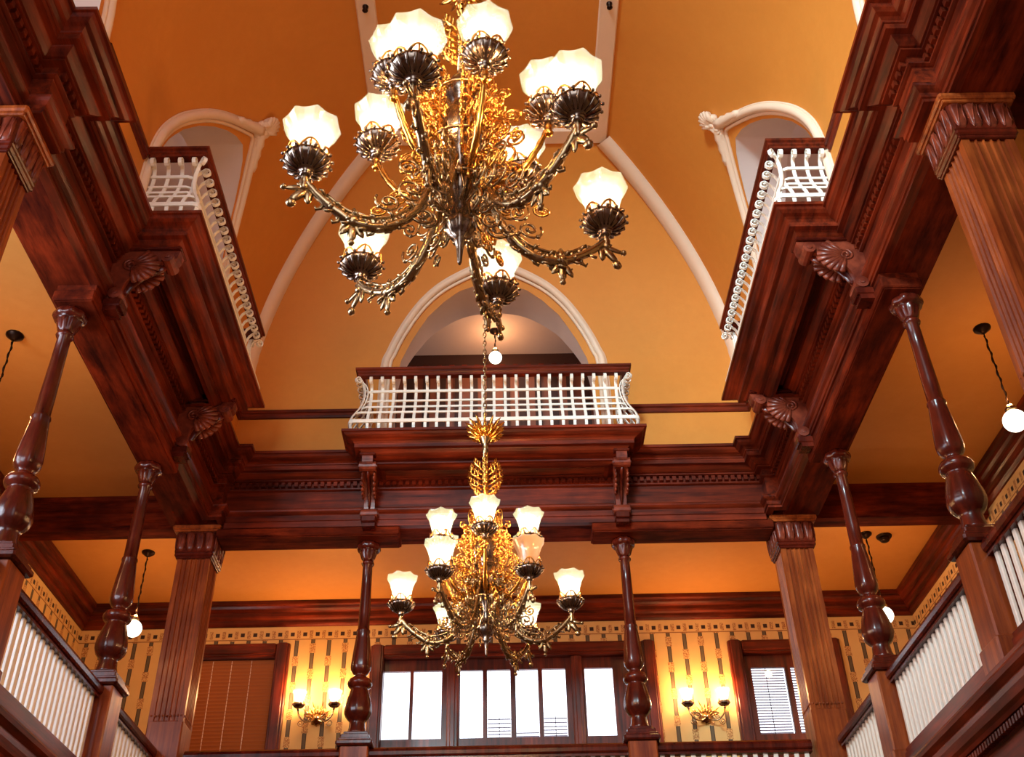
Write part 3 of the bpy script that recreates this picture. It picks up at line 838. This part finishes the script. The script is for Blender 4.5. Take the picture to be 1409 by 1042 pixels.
# ------------------------------------------------------------------ balconies
def console(mb_target=None):
    """scrolled bracket; local x across, y outwards (0 at the wall), z up from 0 to .52"""
    pf = spline([(0, .52, 0), (.46, .52, 0), (.50, .47, 0), (.47, .41, 0), (.36, .38, 0), (.24, .33, 0), (.15, .22, 0), (.12, .12, 0), (.11, .06, 0), (.06, .0, 0), (0, .0, 0)], 4)
    o = MB().prism([(p.x, p.y) for p in pf], 0, -.055, .055)
    return o
def make_balcony(hw, proj_in):
    """hw: half length; local x along the rail, y outwards from the entablature plane, built at true height"""
    r = empty('balcony')
    P = proj_in
    # base mouldings on three sides: path walked so that its left side faces outwards
    pth = [(hw - .315, -.02), (hw - .315, P - .315), (-hw + .315, P - .315), (-hw + .315, -.02)][::-1]
    pc = [(-.10, 7.47), (-.06, 7.47), (-.02, 7.49), (.0, 7.495), (.0, 7.515), (.04, 7.52), (.075, 7.53), (.09, 7.535), (.115, 7.55), (.14, 7.572), (.145, 7.578), (.19, 7.58), (.19, 7.622), (.205, 7.64), (.225, 7.652), (.255, 7.662), (.28, 7.678), (.295, 7.698), (.315, 7.70), (.315, 7.728), (-.1, 7.728)]
    sweep(MB(), pth, pc, 0, 3, False).build('base_moulding', 'wood_x', r)
    mb = MB(); mb.box(-hw + .33, hw - .33, -.3, P - .33, 7.56, 7.725); mb.build('floor_slab', 'wood_x', r)
    mb = MB()
    for a, b, c, d in ((-hw + .42, hw - .42, .30, .36), (-hw + .42, hw - .42, P - .48, P - .44), (-hw + .42, -hw + .48, .36, P - .48), (hw - .48, hw - .42, .36, P - .48)):
        mb.box(a, b, c, d, 7.53, 7.565)
    mb.build('soffit_moulding', 'wood_x', r)
    # handrail
    d = .11
    rp = [(hw - d, .12), (hw - d, P - d), (-hw + d, P - d), (-hw + d, .12)][::-1]
    rpp = [(-.07, 8.475), (0, 8.475), (0, 8.50), (.012, 8.51), (.012, 8.53), (.03, 8.54), (.03, 8.565), (-.07, 8.565), (-.07, 8.475)]
    sweep(MB(), rp, rpp, 0, 3).build('handrail', 'wood_x', r)
    return r
def bar_profile():
    sc = [(.135 + .032 * math.cos(a) * (1 - .08 * i), 8.425 + .036 * math.sin(a) * (1 - .08 * i)) for i, a in [(9 - k, -.3 + k * .72) for k in range(10)]]
    sc = []
    for k in range(13):
        a = 2.6 - k * .62; q = .012 + .0026 * k
        sc.append((.125 + q * math.cos(a), 8.415 + q * math.sin(a)))
    body = [(.19, 8.40), (.215, 8.33), (.215, 8.25), (.195, 8.16), (.155, 8.06), (.10, 7.97), (.065, 7.89), (.06, 7.82), (.075, 7.765), (.095, 7.728)]
    return sc, body
def strap(pts, w, th, frame):
    """flat bar: pts are (inset, z); frame(inset, z, along) -> local xyz"""
    mb = MB(); n = len(pts); vs = []; fs = []
    for i, (d, z) in enumerate(pts):
        a = pts[max(0, i - 1)]; b = pts[min(n - 1, i + 1)]
        tx, tz = b[0] - a[0], b[1] - a[1]; l = math.hypot(tx, tz) or 1
        nx, nz = -tz / l * th / 2, tx / l * th / 2
        for s, q in ((-1, -1), (1, -1), (1, 1), (-1, 1)):
            vs.append(frame(d + q * nx, z + q * nz, s * w / 2))
    for i in range(n - 1):
        for k in range(4):
            j = (k + 1) % 4; fs.append((i * 4 + k, i * 4 + j, i * 4 + 4 + j, i * 4 + 4 + k))
    fs += [(3, 2, 1, 0), (n * 4 - 4, n * 4 - 3, n * 4 - 2, n * 4 - 1)]
    mb.add(vs, fs); return mb
def basket(r, hw, P):
    sc, body = bar_profile(); pts = sc + [(p.x, p.y) for p in spline([(a, b, 0) for a, b in body], 3)]
    front = strap(pts, .030, .010, lambda d, z, u: (u, -d, z)).mesh('bar', M['white_paint'])
    n = int(round((2 * hw - .5) / .117)) + 1
    step = (2 * hw - .5) / (n - 1)
    for k in range(n):
        o = bpy.data.objects.new('bar', front); COL.objects.link(o); o.parent = r; o.location = (-hw + .25 + k * step, P, 0)
    for s in (-1, 1):
        m = 5
        for k in range(m):
            o = bpy.data.objects.new('bar', front); COL.objects.link(o); o.parent = r
            o.location = (s * hw, P - .19 - k * .115, 0); o.rotation_euler = (0, 0, -s * PI / 2)
        # corner bar
        o = bpy.data.objects.new('bar', front); COL.objects.link(o); o.parent = r
        o.location = (s * (hw - .03), P - .03, 0); o.rotation_euler = (0, 0, -s * PI / 4)
    # horizontal bands follow the bulge, with rounded corners
    tb = sorted((z, d) for d, z in [(p.x, p.y) for p in spline([(a, b, 0) for a, b in body], 4)])
    for z, w in ((8.33, .030), (8.20, .022), (8.10, .022), (7.99, .022), (7.85, .040)):
        d = lerp_tab(tb, z) - .008; c = .05
        X, Y = hw - d, P - d
        path_ = [(X, .0), (X, Y - c), (X - c * .3, Y - c * .3), (X - c, Y), (-X + c, Y), (-X + c * .3, Y - c * .3), (-X, Y - c), (-X, .0)]
        sweep(MB(), path_[::-1], [(-.008, z - w / 2), (.006, z - w / 2), (.006, z + w / 2), (-.008, z + w / 2), (-.008, z - w / 2)]).build('band', 'white_paint', r)
def add_consoles(r, xs):
    for x in xs:
        b = console().build('console_bracket', 'wood_carved', r); b.location = (x, .0, 7.02)
        for (py, pz, pr_) in ((.425, .42, .052), (.085, .055, .055)):
            MB().tube([(-.097, py, pz), (-.095, py, pz), (-.088, py, pz), (-.085, py, pz), (.085, py, pz), (.088, py, pz), (.095, py, pz), (.097, py, pz)], [.012, .022, .022, pr_, pr_, .022, .022, .012], 12, False, 1, False).build('scroll', 'wood_carved', b)
        mb = MB()
        for s in (-1, 1):      # shell carved on each cheek
            for k in range(9):
                a = 1.75 - k * .26
                L = .24 - .012 * abs(k - 4)
                c = (s * .058, .14, .36)
                e = (s * .064, .14 + L * math.cos(a - .9) , .36 + min(.14, L * math.sin(a - .9)))
                mb.tube([c, ((c[0] + e[0]) / 2 * 1.15, (c[1] + e[1]) / 2, (c[2] + e[2]) / 2), e], [.006, .02, .026], 6, False, 1)
            mb.tube([(s * .062, p[0], p[2]) for p in spiral((.14, 0, .36), .065, .012, 0, 1.8, 20)], .012, 6)
        for v in range(len(mb.v)):
            x = mb.v[v][0]; sg = 1 if x > 0 else -1
            mb.v[v] = (sg * (.055 + max(-.01, (abs(x) - .055) * .5)), mb.v[v][1], mb.v[v][2])
        mb.build('shell_carving', 'wood_carved', b)
        mb = MB(); lp = [(0, .40, .385), (0, .32, .345), (0, .22, .28), (0, .15, .18), (0, .125, .10)]
        mb.tube(spline(lp, 3), [.03, .045, .05, .05, .052, .052, .05, .048, .046, .044, .04, .035, .02][:13], 8, False, .4)
        mb.build('leaf', 'wood_turned', b)
        MB().bevbox(-.085, .085, 0, .52, .505, .535, .008).build('cap_plate', 'wood_turned', b)
        mb = MB(); mb.bevbox(-.075, .075, 0, .15, -.06, .012, .01); mb.box(-.065, .065, 0, .12, -.10, -.055); mb.build('foot_block', 'wood_turned', b)
HB, PB = 1.553, .70
bb = make_balcony(HB, PB); basket(bb, HB, PB); add_consoles(bb, (-XA + .02, XA - .02))
bb.location = (0, YE, 0); bb.rotation_euler = (0, 0, PI)
tag(bb, 'centre balcony with white bulging iron basket below the end arch', 'balcony', 'balconies under the vault')
HS = 1.338
for sx, rz, lab in ((-1, -PI / 2, 'left balcony with white bulging iron basket seen from below'), (1, PI / 2, 'right balcony with white bulging iron basket seen from below')):
    b = make_balcony(HS, PB); basket(b, HS, PB); add_consoles(b, (-HS + .30, HS - .30))
    b.location = (sx * XE, 7.34, 0); b.rotation_euler = (0, 0, rz); tag(b, lab, 'balcony', 'balconies under the vault')

# ------------------------------------------------------------------ chandeliers
def shade_mesh(off=False):
    seg = 40; prof = [(.052, .0), (.058, .02), (.064, .05), (.071, .085), (.081, .12), (.094, .15), (.104, .168), (.106, .176)]
    def mod(k, a):
        q = abs(((a / (2 * PI) * 8) % 1) - .5) * 2       # eight flat facets, deeper at the rim
        return -.075 * (1 - q * q) * (k / 7) + .02 * (k / 7)
    vs = []; fs = []
    for k, (r, z) in enumerate(prof):
        for i in range(seg):
            a = 2 * PI * i / seg
            dz = (-.012 * (1 - abs(((a / (2 * PI) * 8) % 1) - .5) * 2)) if k >= 6 else 0
            rr = r * (1 + mod(k, a)); vs.append((rr * math.cos(a), rr * math.sin(a), z + dz))
    for k in range(len(prof) - 1):
        for i in range(seg):
            j = (i + 1) % seg; fs.append((k * seg + i, k * seg + j, k * seg + seg + j, k * seg + seg + i))
    mb = MB(); mb.add(vs, fs, True); return mb.mesh('shade', M['shade_off' if off else 'shade'])
def cup_mesh():
    mb = MB()
    mb.lathe([(.008, -.075), (.018, -.07), (.022, -.06), (.016, -.05), (.03, -.04), (.06, -.025), (.078, -.005), (.084, .012), (.074, .016), (.05, .018)], 24, (0, 0, 0), None)
    for k in range(16):
        a = 2 * PI * k / 16; c, s = math.cos(a), math.sin(a)
        mb.tube([(.034 * c, .034 * s, -.040), (.060 * c, .060 * s, -.026), (.080 * c, .080 * s, -.004), (.084 * c, .084 * s, .010)], [.003, .0055, .0065, .003], 5)
        b = a + PI / 16
        mb.blob((.090 * math.cos(b), .090 * math.sin(b), .014), .0075, 5, 4)
    return mb.mesh('cup', M['bronze'])
def gallery_mesh():
    mb = MB()
    mb.tube([(.07 * math.cos(a), .07 * math.sin(a), .022) for a in [2 * PI * k / 20 for k in range(20)]], .006, 5, True)
    for k in range(6):
        a0 = 2 * PI * k / 6; pts = []
        for i in range(7):
            t = i / 6; a = a0 + t * PI / 3; pts.append(((.072 + .004 * math.sin(PI * t)) * math.cos(a), (.072 + .004 * math.sin(PI * t)) * math.sin(a), .022 + .042 * math.sin(PI * t)))
        mb.tube(pts, .0045, 5)
        a = a0 + PI / 6; mb.tube([(.074 * math.cos(a), .074 * math.sin(a), .024), (.076 * math.cos(a), .076 * math.sin(a), .06)], .004, 4)
    return mb.mesh('gallery', M['gilt'])
def burner_mesh():
    return MB().lathe([(.014, .01), (.018, .04), (.02, .06), (.026, .075), (.022, .10), (.008, .115)], 10).mesh('bulb', M['bulb'])
SH, SH0, CUP, GAL, BLB = shade_mesh(), shade_mesh(True), cup_mesh(), gallery_mesh(), burner_mesh()

def lower_arm_mesh():
    mb = MB()
    arm = spline([(.07, 0, 5.14), (.12, 0, 4.98), (.19, 0, 4.79), (.29, 0, 4.685), (.40, 0, 4.67), (.50, 0, 4.73), (.575, 0, 4.80), (.62, 0, 4.86)], 4)
    n = len(arm); mb.tube(arm, [.013 + .007 * math.sin(PI * i / (n - 1)) + .003 * (i % 2) for i in range(n)], 6)
    top = spline([(.20, 0, 4.82), (.28, 0, 4.745), (.38, 0, 4.72), (.46, 0, 4.745), (.53, 0, 4.80)], 4); mb.tube(top, .008, 5)
    for k in range(9):      # cast ornament bridging the two rails
        x = .22 + k * .035; z = lerp_tab([(p.x, p.z) for p in arm], x)
        mb.blob((x, 0, z + .026), (.014, .011, .018), 6, 4); mb.blob((x + .01, .016 * (-1) ** k, z), (.012, .012, .014), 5, 3)
    for k in range(12):
        x = .16 + k * .034; z = lerp_tab([(p.x, p.z) for p in arm], x); sg = (-1) ** k
        mb.tube([(x, 0, z - .01), (x + .012, sg * .012, z - .028), (x + .03, sg * .016, z - .034), (x + .036, sg * .01, z - .022)], [.006, .008, .007, .003], 5)
        mb.tube([(x, 0, z + .03), (x + .014, -sg * .012, z + .05), (x + .03, -sg * .012, z + .055)], [.006, .008, .002], 5)
    mb.lathe([(.010, 4.80), (.02, 4.815), (.012, 4.83), (.02, 4.845), (.012, 4.87), (.016, 4.885)], 8, (.62, 0, 0))
    return mb.mesh('arm', M['brass'])
def leaf_cluster(pts, mb, rot=0):
    for (a, L, w) in pts:
        d = Vector((math.cos(a), 0, math.sin(a)))
        mb.tube([Vector((0, 0, 0)), d * L * .45, d * L * .8, d * L], [w * .5, w, w * .8, w * .2], 6, False, .5)
def arm_ornament_mesh():
    mb = MB()
    # hanging trefoil drop and upright crest at the bend
    st = len(mb.v); leaf_cluster([(-PI / 2, .11, .02), (-PI / 2 - .5, .09, .018), (-PI / 2 + .5, .09, .018), (PI / 2, .075, .018), (PI / 2 + .6, .06, .014), (PI / 2 - .6, .06, .014)], mb)
    mb.blob((0, 0, 0), (.03, .025, .03), 8, 5); mb.blob((0, 0, -.115), .014, 6, 4)
    mb.xf(Matrix.Translation((.42, 0, 4.68)), st)
    drop = mb.mesh('leaf_drop', M['brass']); mb = MB()
    # fleur at the arm's end
    st = len(mb.v); leaf_cluster([(-.25, .10, .016), (-.95, .11, .022), (-1.6, .09, .018), (-2.3, .07, .014), (.3, .05, .012)], mb); mb.blob((.095, 0, -.02), .014, 6, 4); mb.blob((.06, 0, -.10), (.022, .016, .022), 6, 4)
    mb.xf(Matrix.Translation((.60, 0, 4.82)), st)
    return drop, mb.mesh('leaf_finial', M['brass'])
def scroll_mesh(specs, mat, name):
    mb = MB()
    for (x, z, r0, r1, a0, turns, rad) in specs:
        mb.tube(spiral((x, 0, z), r0, r1, a0, turns, 22), rad, 5)
        e = spiral((x, 0, z), r0, r1, a0, turns, 22)[-1]; mb.blob(e, rad * 1.8, 6, 4)
        s = spiral((x, 0, z), r0, r1, a0, turns, 22)[3]; mb.blob(s, rad * 2.0, 5, 3)
    return mb.mesh(name, M[mat])
def upper_arm_mesh():
    mb = MB()
    arm = spline([(.06, 0, 5.22), (.10, 0, 5.06), (.17, 0, 4.99), (.25, 0, 5.03), (.32, 0, 5.14), (.378, 0, 5.28)], 4)
    n = len(arm); mb.tube(arm, [.010 + .004 * (i % 2) + .004 * math.sin(PI * i / (n - 1)) for i in range(n)], 6)
    for k in range(7):
        p = arm[3 + k * 2]; mb.blob((p.x, 0, p.z + .015), (.011, .01, .014), 5, 3)
    mb.lathe([(.010, 5.22), (.02, 5.235), (.012, 5.25), (.018, 5.27), (.012, 5.30)], 8, (.378, 0, 0))
    return mb.mesh('arm', M['gilt'])
LARM, (LDROP, LFIN), UARM = lower_arm_mesh(), arm_ornament_mesh(), upper_arm_mesh()
LSCR = scroll_mesh([(.20, 4.93, .075, .012, 2.6, 1.6, .0065), (.29, 4.83, .055, .01, .5, -1.5, .006), (.13, 5.10, .06, .01, 1.0, 1.5, .006), (.22, 5.06, .05, .01, 4.0, -1.6, .006), (.15, 4.79, .055, .01, 1.2, -1.7, .0065), (.245, 4.73, .04, .008, 3.4, 1.4, .005)], 'brass', 'scrollwork')
USCR = scroll_mesh([(.17, 5.16, .08, .012, 3.6, 1.7, .006), (.14, 5.36, .07, .012, .6, 1.6, .006), (.23, 5.24, .05, .01, 2.2, -1.6, .0055), (.15, 5.52, .055, .01, 4.2, -1.6, .0055), (.22, 5.40, .045, .008, 5.0, 1.6, .005), (.11, 5.64, .05, .01, 1.0, 1.5, .005), (.19, 5.56, .035, .008, 2.0, -1.4, .005)], 'gilt', 'scrollwork')
MSCR = scroll_mesh([(.16, 5.0, .06, .01, .4, 1.6, .007), (.25, 4.93, .05, .01, 2.8, -1.6, .0065), (.19, 4.86, .045, .01, 4.6, 1.5, .006), (.33, 4.86, .04, .008, 1.4, 1.5, .006), (.12, 5.12, .05, .01, 3.0, -1.5, .006), (.21, 5.12, .045, .01, 5.2, 1.6, .006)], 'gilt', 'side_scroll')
def chandelier(x, y, phase, lab, dark=None):
    r = empty('chandelier', (x, y, 0)); tag(r, lab, 'chandelier', 'gilt gasoliers hanging in the hall')
    body = [(.004, 4.555), (.009, 4.57), (.013, 4.63), (.018, 4.665), (.03, 4.68), (.02, 4.695), (.042, 4.715), (.058, 4.75), (.062, 4.775), (.05, 4.80), (.03, 4.82), (.036, 4.85), (.026, 4.90), (.045, 4.96), (.058, 5.0), (.05, 5.04), (.034, 5.08), (.04, 5.14), (.06, 5.2), (.082, 5.28), (.09, 5.36), (.08, 5.44), (.055, 5.50), (.05, 5.54), (.068, 5.58), (.075, 5.64), (.055, 5.70), (.03, 5.74), (.024, 5.76), (.022, 5.78)]
    MB().lathe(body, 32, (0, 0, 0), lambda k, a: .08 * math.cos(8 * a) if 4.7 < body[k][1] < 4.81 or 5.2 < body[k][1] < 5.5 else 0).build('body', 'bronze', r)
    MB().lathe([(.022, 5.76), (.022, 6.28), (.028, 6.29), (.022, 6.31), (.03, 6.36), (.05, 6.40), (.06, 6.42)], 12).build('stem', 'brass', r)
    mb = MB()
    for k in range(14):
        a = 2 * PI * k / 14
        for tilt, L, z in ((.42, .165, 6.43), (.05, .155, 6.41)):
            b = a + (PI / 14 if tilt < .5 else 0); c, s = math.cos(b), math.sin(b)
            mb.tube([(.03 * c, .03 * s, z), (.08 * c, .08 * s, z + .02 + .06 * tilt), (.125 * c, .125 * s, z + .04 + .11 * tilt), (L * c, L * s, z + .05 + .15 * tilt)], [.018, .026, .020, .003], 6, False, .5)
    mb.lathe([(.03, 6.39), (.07, 6.42), (.09, 6.47), (.06, 6.50), (.02, 6.52)], 14)
    mb.build('crown', 'gilt', r)
    mb = MB()
    for f in range(4):
        st = len(mb.v)
        for k in range(7):
            z = 5.84 + k * .045; L = .10 * math.sin(PI * (k + 1.5) / 9) + .02
            mb.tube([(.02, 0, z), (.02 + L * .5, 0, z + .03), (.02 + L, 0, z + .075), (.02 + L * .92, 0, z + .105), (.02 + L * .78, 0, z + .09)], [.008, .011, .010, .007, .004], 5)
            for q_ in (.35, .6, .85):
                mb.tube([(.02 + L * q_, 0, z + .07 * q_), (.02 + L * q_ * .9, .016 * (-1) ** k, z + .07 * q_ + .03), (.02 + L * q_ * 1.08, .02 * (-1) ** k, z + .07 * q_ + .05)], [.007, .008, .002], 5)
                mb.blob((.02 + L * q_, -.008 * (-1) ** k, z + .07 * q_), (.012, .010, .014), 5, 3)
        mb.xf(Matrix.Rotation(f * PI / 2, 4, 'Z'), st)
    mb.build('leaf_crest', 'gilt', r)
    pil = MB(); pil.lathe([(.005, 4.93), (.01, 4.95), (.006, 4.98), (.006, 5.2), (.010, 5.22), (.006, 5.24), (.006, 5.56), (.011, 5.58), (.006, 5.60), (.009, 5.66), (.002, 5.69)], 6, (.125, 0, 0))
    pil.tube(spline([(.125, 0, 5.56), (.15, 0, 5.64), (.135, 0, 5.71), (.10, 0, 5.70), (.095, 0, 5.66)], 4), .006, 5)
    for k in range(8): pil.blob((.125, .012 * (-1) ** k, 5.0 + k * .065), (.010, .013, .014), 5, 3)
    pm = pil.mesh('pillar', M['gilt'])
    ring = MB()
    for z, q in ((4.98, .125), (5.24, .13), (5.56, .125)):
        ring = MB(); ring.tube([(q * math.cos(a), q * math.sin(a), z) for a in [2 * PI * k / 24 for k in range(24)]], .008, 5, True)
        ring.build('ring', 'brass', r)
    ring = MB()
    for k in range(12):
        a = 2 * PI * k / 12
        ring.blob((.13 * math.cos(a), .13 * math.sin(a), 4.97), (.016, .016, .02), 6, 4)
        ring.tube([(.125 * math.cos(a), .125 * math.sin(a), 4.98), (.10 * math.cos(a + .2), .10 * math.sin(a + .2), 4.90), (.05 * math.cos(a), .05 * math.sin(a), 4.87)], .005, 4)
    ring.build('basket_leaves', 'brass', r)
    def mk(nm, me, par, loc=(0, 0, 0), rz=0):
        o = bpy.data.objects.new(nm, me); COL.objects.link(o); o.parent = par; o.location = loc; o.rotation_euler = (0, 0, rz); return o
    def lamp(arm, rad, z, lit):
        for o_ in (mk('cup', CUP, arm, (rad, 0, z)), mk('gallery', GAL, arm, (rad, 0, z))): o_.scale = (1.1, 1.1, 1.05)
        s = mk('shade', SH if lit else SH0, arm, (rad, 0, z + .038), random.uniform(0, .7))
        s.scale = (1.1, 1.1, 1.1)
        if not lit: s['label'] = 'pinkish unlit glass shade'
        if lit:
            mk('bulb', BLB, arm, (rad, 0, z)); point('lamp_light', (rad, 0, z + .135), LAMP_W, arm)
    for k in range(6):
        a = phase - k * PI / 3       # lower tier; k counts from the right towards the viewer
        ar = mk('lower_arm', LARM, r, (0, 0, 0), a)
        mk('leaf_drop', LDROP, ar); mk('leaf_finial', LFIN, ar); mk('scrollwork', LSCR, ar)
        lamp(ar, .62, 4.955, k != dark)
        a2 = phase - k * PI / 3 - PI / 6
        ua = mk('upper_arm', UARM, r, (0, 0, 0), a2)
        mk('scrollwork', USCR, ua)
        lamp(ua, .378, 5.375, True)
        mk('pillar', pm, r, (0, 0, 0), a2)
        mk('side_scroll', LSCR, r, (0, 0, .02), a2 + .25).scale = (.8, 1, 1)
        mk('side_scroll', USCR, r, (0, 0, 0), a + .3).scale = (.8, 1, 1)
        mk('side_scroll', MSCR, r, (0, 0, 0), a - .26)
        mk('side_scroll', MSCR, r, (0, 0, .33), a2 - .24).scale = (.8, 1, 1)
    mb = MB(); z = 6.52; k = 0
    while z < ZCROWN - .12:
        rot = (k % 2) * PI / 2; pts = []
        for i in range(10):
            a = 2 * PI * i / 10; u = .013 * math.cos(a); pts.append((u * math.cos(rot), u * math.sin(rot), z + .028 + .03 * math.sin(a)))
        mb.tube(pts, .0045, 4, True); z += .047; k += 1
    mb.build('chain', 'brass', r)
    MB().lathe([(.02, ZCROWN - .16), (.05, ZCROWN - .13), (.11, ZCROWN - .06), (.13, ZCROWN - .005)], 20).build('canopy', 'gilt', r)
    return r
chandelier(-.06, 7.32, .0, 'farther gilt chandelier hanging before the centre balcony, twelve glass shades, one unlit', 1)
chandelier(-.085, 3.22, .29, 'nearer large gilt chandelier with lit glass shades at the top of the photo').scale = (1.05, 1.05, 1)

# ------------------------------------------------------------------ sconces
def sconce(x, z, dx, lab):
    r = empty('wall_sconce', (x, GY, z)); tag(r, lab, 'wall lamp', 'double lamp sconces on the back gallery wall')
    mb = MB(); mb.lathe([(.01, -.005), (.075, .0), (.08, .015), (.06, .03), (.045, .05), (.02, .075), (.004, .085)], 16, (0, 0, 0), lambda k, a: .08 * math.cos(8 * a))
    mb.xf(Matrix.Rotation(PI / 2, 4, 'X')); mb.build('back_plate', 'brass', r)
    mb = MB()
    for k in range(9):
        a = PI * (.1 + .1 * k); d = Vector((math.cos(a), 0, math.sin(a)))
        mb.tube([d * .05, d * .11, d * (.17 + .05 * (k % 2))], [.012, .012, .003], 5, False, .5)
    for v in range(len(mb.v)): mb.v[v] = (mb.v[v][0], mb.v[v][1] - .02, mb.v[v][2])
    mb.build('leaf_spray', 'gilt', r)
    for s in (-1, 1):
        mb = MB(); mb.tube(spline([(0, -.05, .0), (s * .06, -.10, -.05), (s * .13, -.13, -.055), (s * .19, -.14, .0), (s * dx, -.14, .07)], 4), .010, 6)
        mb.tube([(s * (.11 + p[0]), -.12, p[2]) for p in spiral((0, 0, -.02), .055, .01, 1.0, 1.5, 16)], .006, 5)
        mb.tube([(s * (.17 + p[0]), -.13, p[2]) for p in spiral((0, 0, -.08), .04, .01, 3.0, 1.5, 14)], .006, 5)
        ar = mb.build('arm', 'brass', r)
        for nm, me, dz in (('cup', CUP, .13), ('gallery', GAL, .13), ('shade', SH, .155), ('bulb', BLB, .13)):
            o = bpy.data.objects.new(nm, me); COL.objects.link(o); o.parent = ar; o.location = (s * dx, -.14, dz)
            o.scale = (.82, .82, .82)
        point('lamp_light', (s * dx, -.14, .245), SCONCE_W, ar)
sconce(-2.165, 5.97, .21, 'double sconce with glowing glass shades left of the wide window')
sconce(2.44, 5.90, .215, 'double sconce with glowing glass shades right of the wide window')

# ------------------------------------------------------------------ globe pendants
def globe(x, y, zc, zg, rad, lab, f=1.0):
    r = empty('globe_pendant', (x, y, 0)); tag(r, lab, 'pendant lamp', 'white globe pendant lamps')
    MB().lathe([(.075, zc), (.072, zc - .015), (.05, zc - .03), (.03, zc - .05), (.012, zc - .06)][::-1], 16).build('canopy', 'dark_iron', r)
    mb = MB(); mb.lathe([(.006, zg + rad + .05), (.006, zc - .05)], 6)
    n = int((zc - zg - rad - .1) / .02)
    mb.tube([(.009 * math.cos(i * .9), .009 * math.sin(i * .9), zg + rad + .05 + i * .02) for i in range(n)], .006, 4)
    mb.build('twisted_rod', 'dark_iron', r)
    MB().lathe([(.03, zg + rad * .92), (.045, zg + rad * .98), (.05, zg + rad + .02), (.02, zg + rad + .06)], 14).build('fitter', 'brass', r)
    MB().blob((0, 0, zg), rad, 20, 12).build('globe', 'globe', r)
    point('globe_light', (0, 0, zg - rad - .06), GLOBE_W * .35 * f, r, WARM, .06)
    point('globe_light', (0, 0, zg + rad + .10), GLOBE_W * .65 * f, r, WARM, .04)
globe(-4.0, 11.12, 7.42, 6.49, .095, 'white globe pendant in the far left corner of the gallery')
globe(4.25, 7.25, 7.42, 6.45, .095, 'white globe pendant near the right edge of the photo')
globe(4.22, 10.98, 7.42, 6.42, .095, 'white globe pendant half hidden behind the farther right column')
r = empty('smoke_detector', (4.45, 11.04, 7.42)); tag(r, 'small dark dome detector on the right gallery ceiling', 'detector')
MB().lathe([(.02, -.075), (.045, -.068), (.062, -.045), (.066, -.025)], 20).build('dome', 'dark_iron', r)
MB().lathe([(.07, -.026), (.085, -.02), (.09, -.004), (.09, 0)], 20).build('base_ring', 'dark_iron', r)
globe(-4.05, 7.14, 7.42, 6.42, .095, 'globe pendant at the left photo edge, only its canopy and rod in view')
globe(0.01, 10.95, 10.47, 10.03, .085, 'small white globe pendant seen through the centre arch', .8)

# ------------------------------------------------------------------ downlights, sprinklers
for (x, y, lab) in ((-2.03, 10.75, 'recessed amber downlight left of the left back column'), (-1.64, 10.78, 'recessed amber downlight close beside the left back column'), (1.82, 10.78, 'recessed amber downlight right of the right back column'),
                    (3.87, 10.42, 'recessed amber downlight by the beam in the right gallery'), (-3.62, 10.40, 'recessed amber downlight by the beam in the left gallery')):
    r = empty('downlight', (x, y, 7.42)); tag(r, lab, 'ceiling light', 'recessed gallery downlights')
    MB().lathe([(.075, -.012), (.085, -.006), (.085, 0)], 20).build('trim_ring', 'gilt', r)
    MB().lathe([(.06, -.016), (.062, -.011)], 20).build('lens', 'downlight', r)
    point('downlight_lamp', (0, 0, -.08), DOWN_W * .3, r, (1, .62, .28), .05)
for (x, lab) in ((-xc + .07, 'small dark sprinkler head on the left crown band'), (xc - .07, 'small dark sprinkler head on the right crown band')):
    r = empty('sprinkler', (x, 6.55, ZCROWN - .045)); tag(r, lab, 'sprinkler', 'sprinkler heads on the crown bands')
    MB().lathe([(.012, -.07), (.03, -.065), (.014, -.05), (.012, -.03), (.03, -.015), (.032, .0)], 12).build('head', 'dark_iron', r)
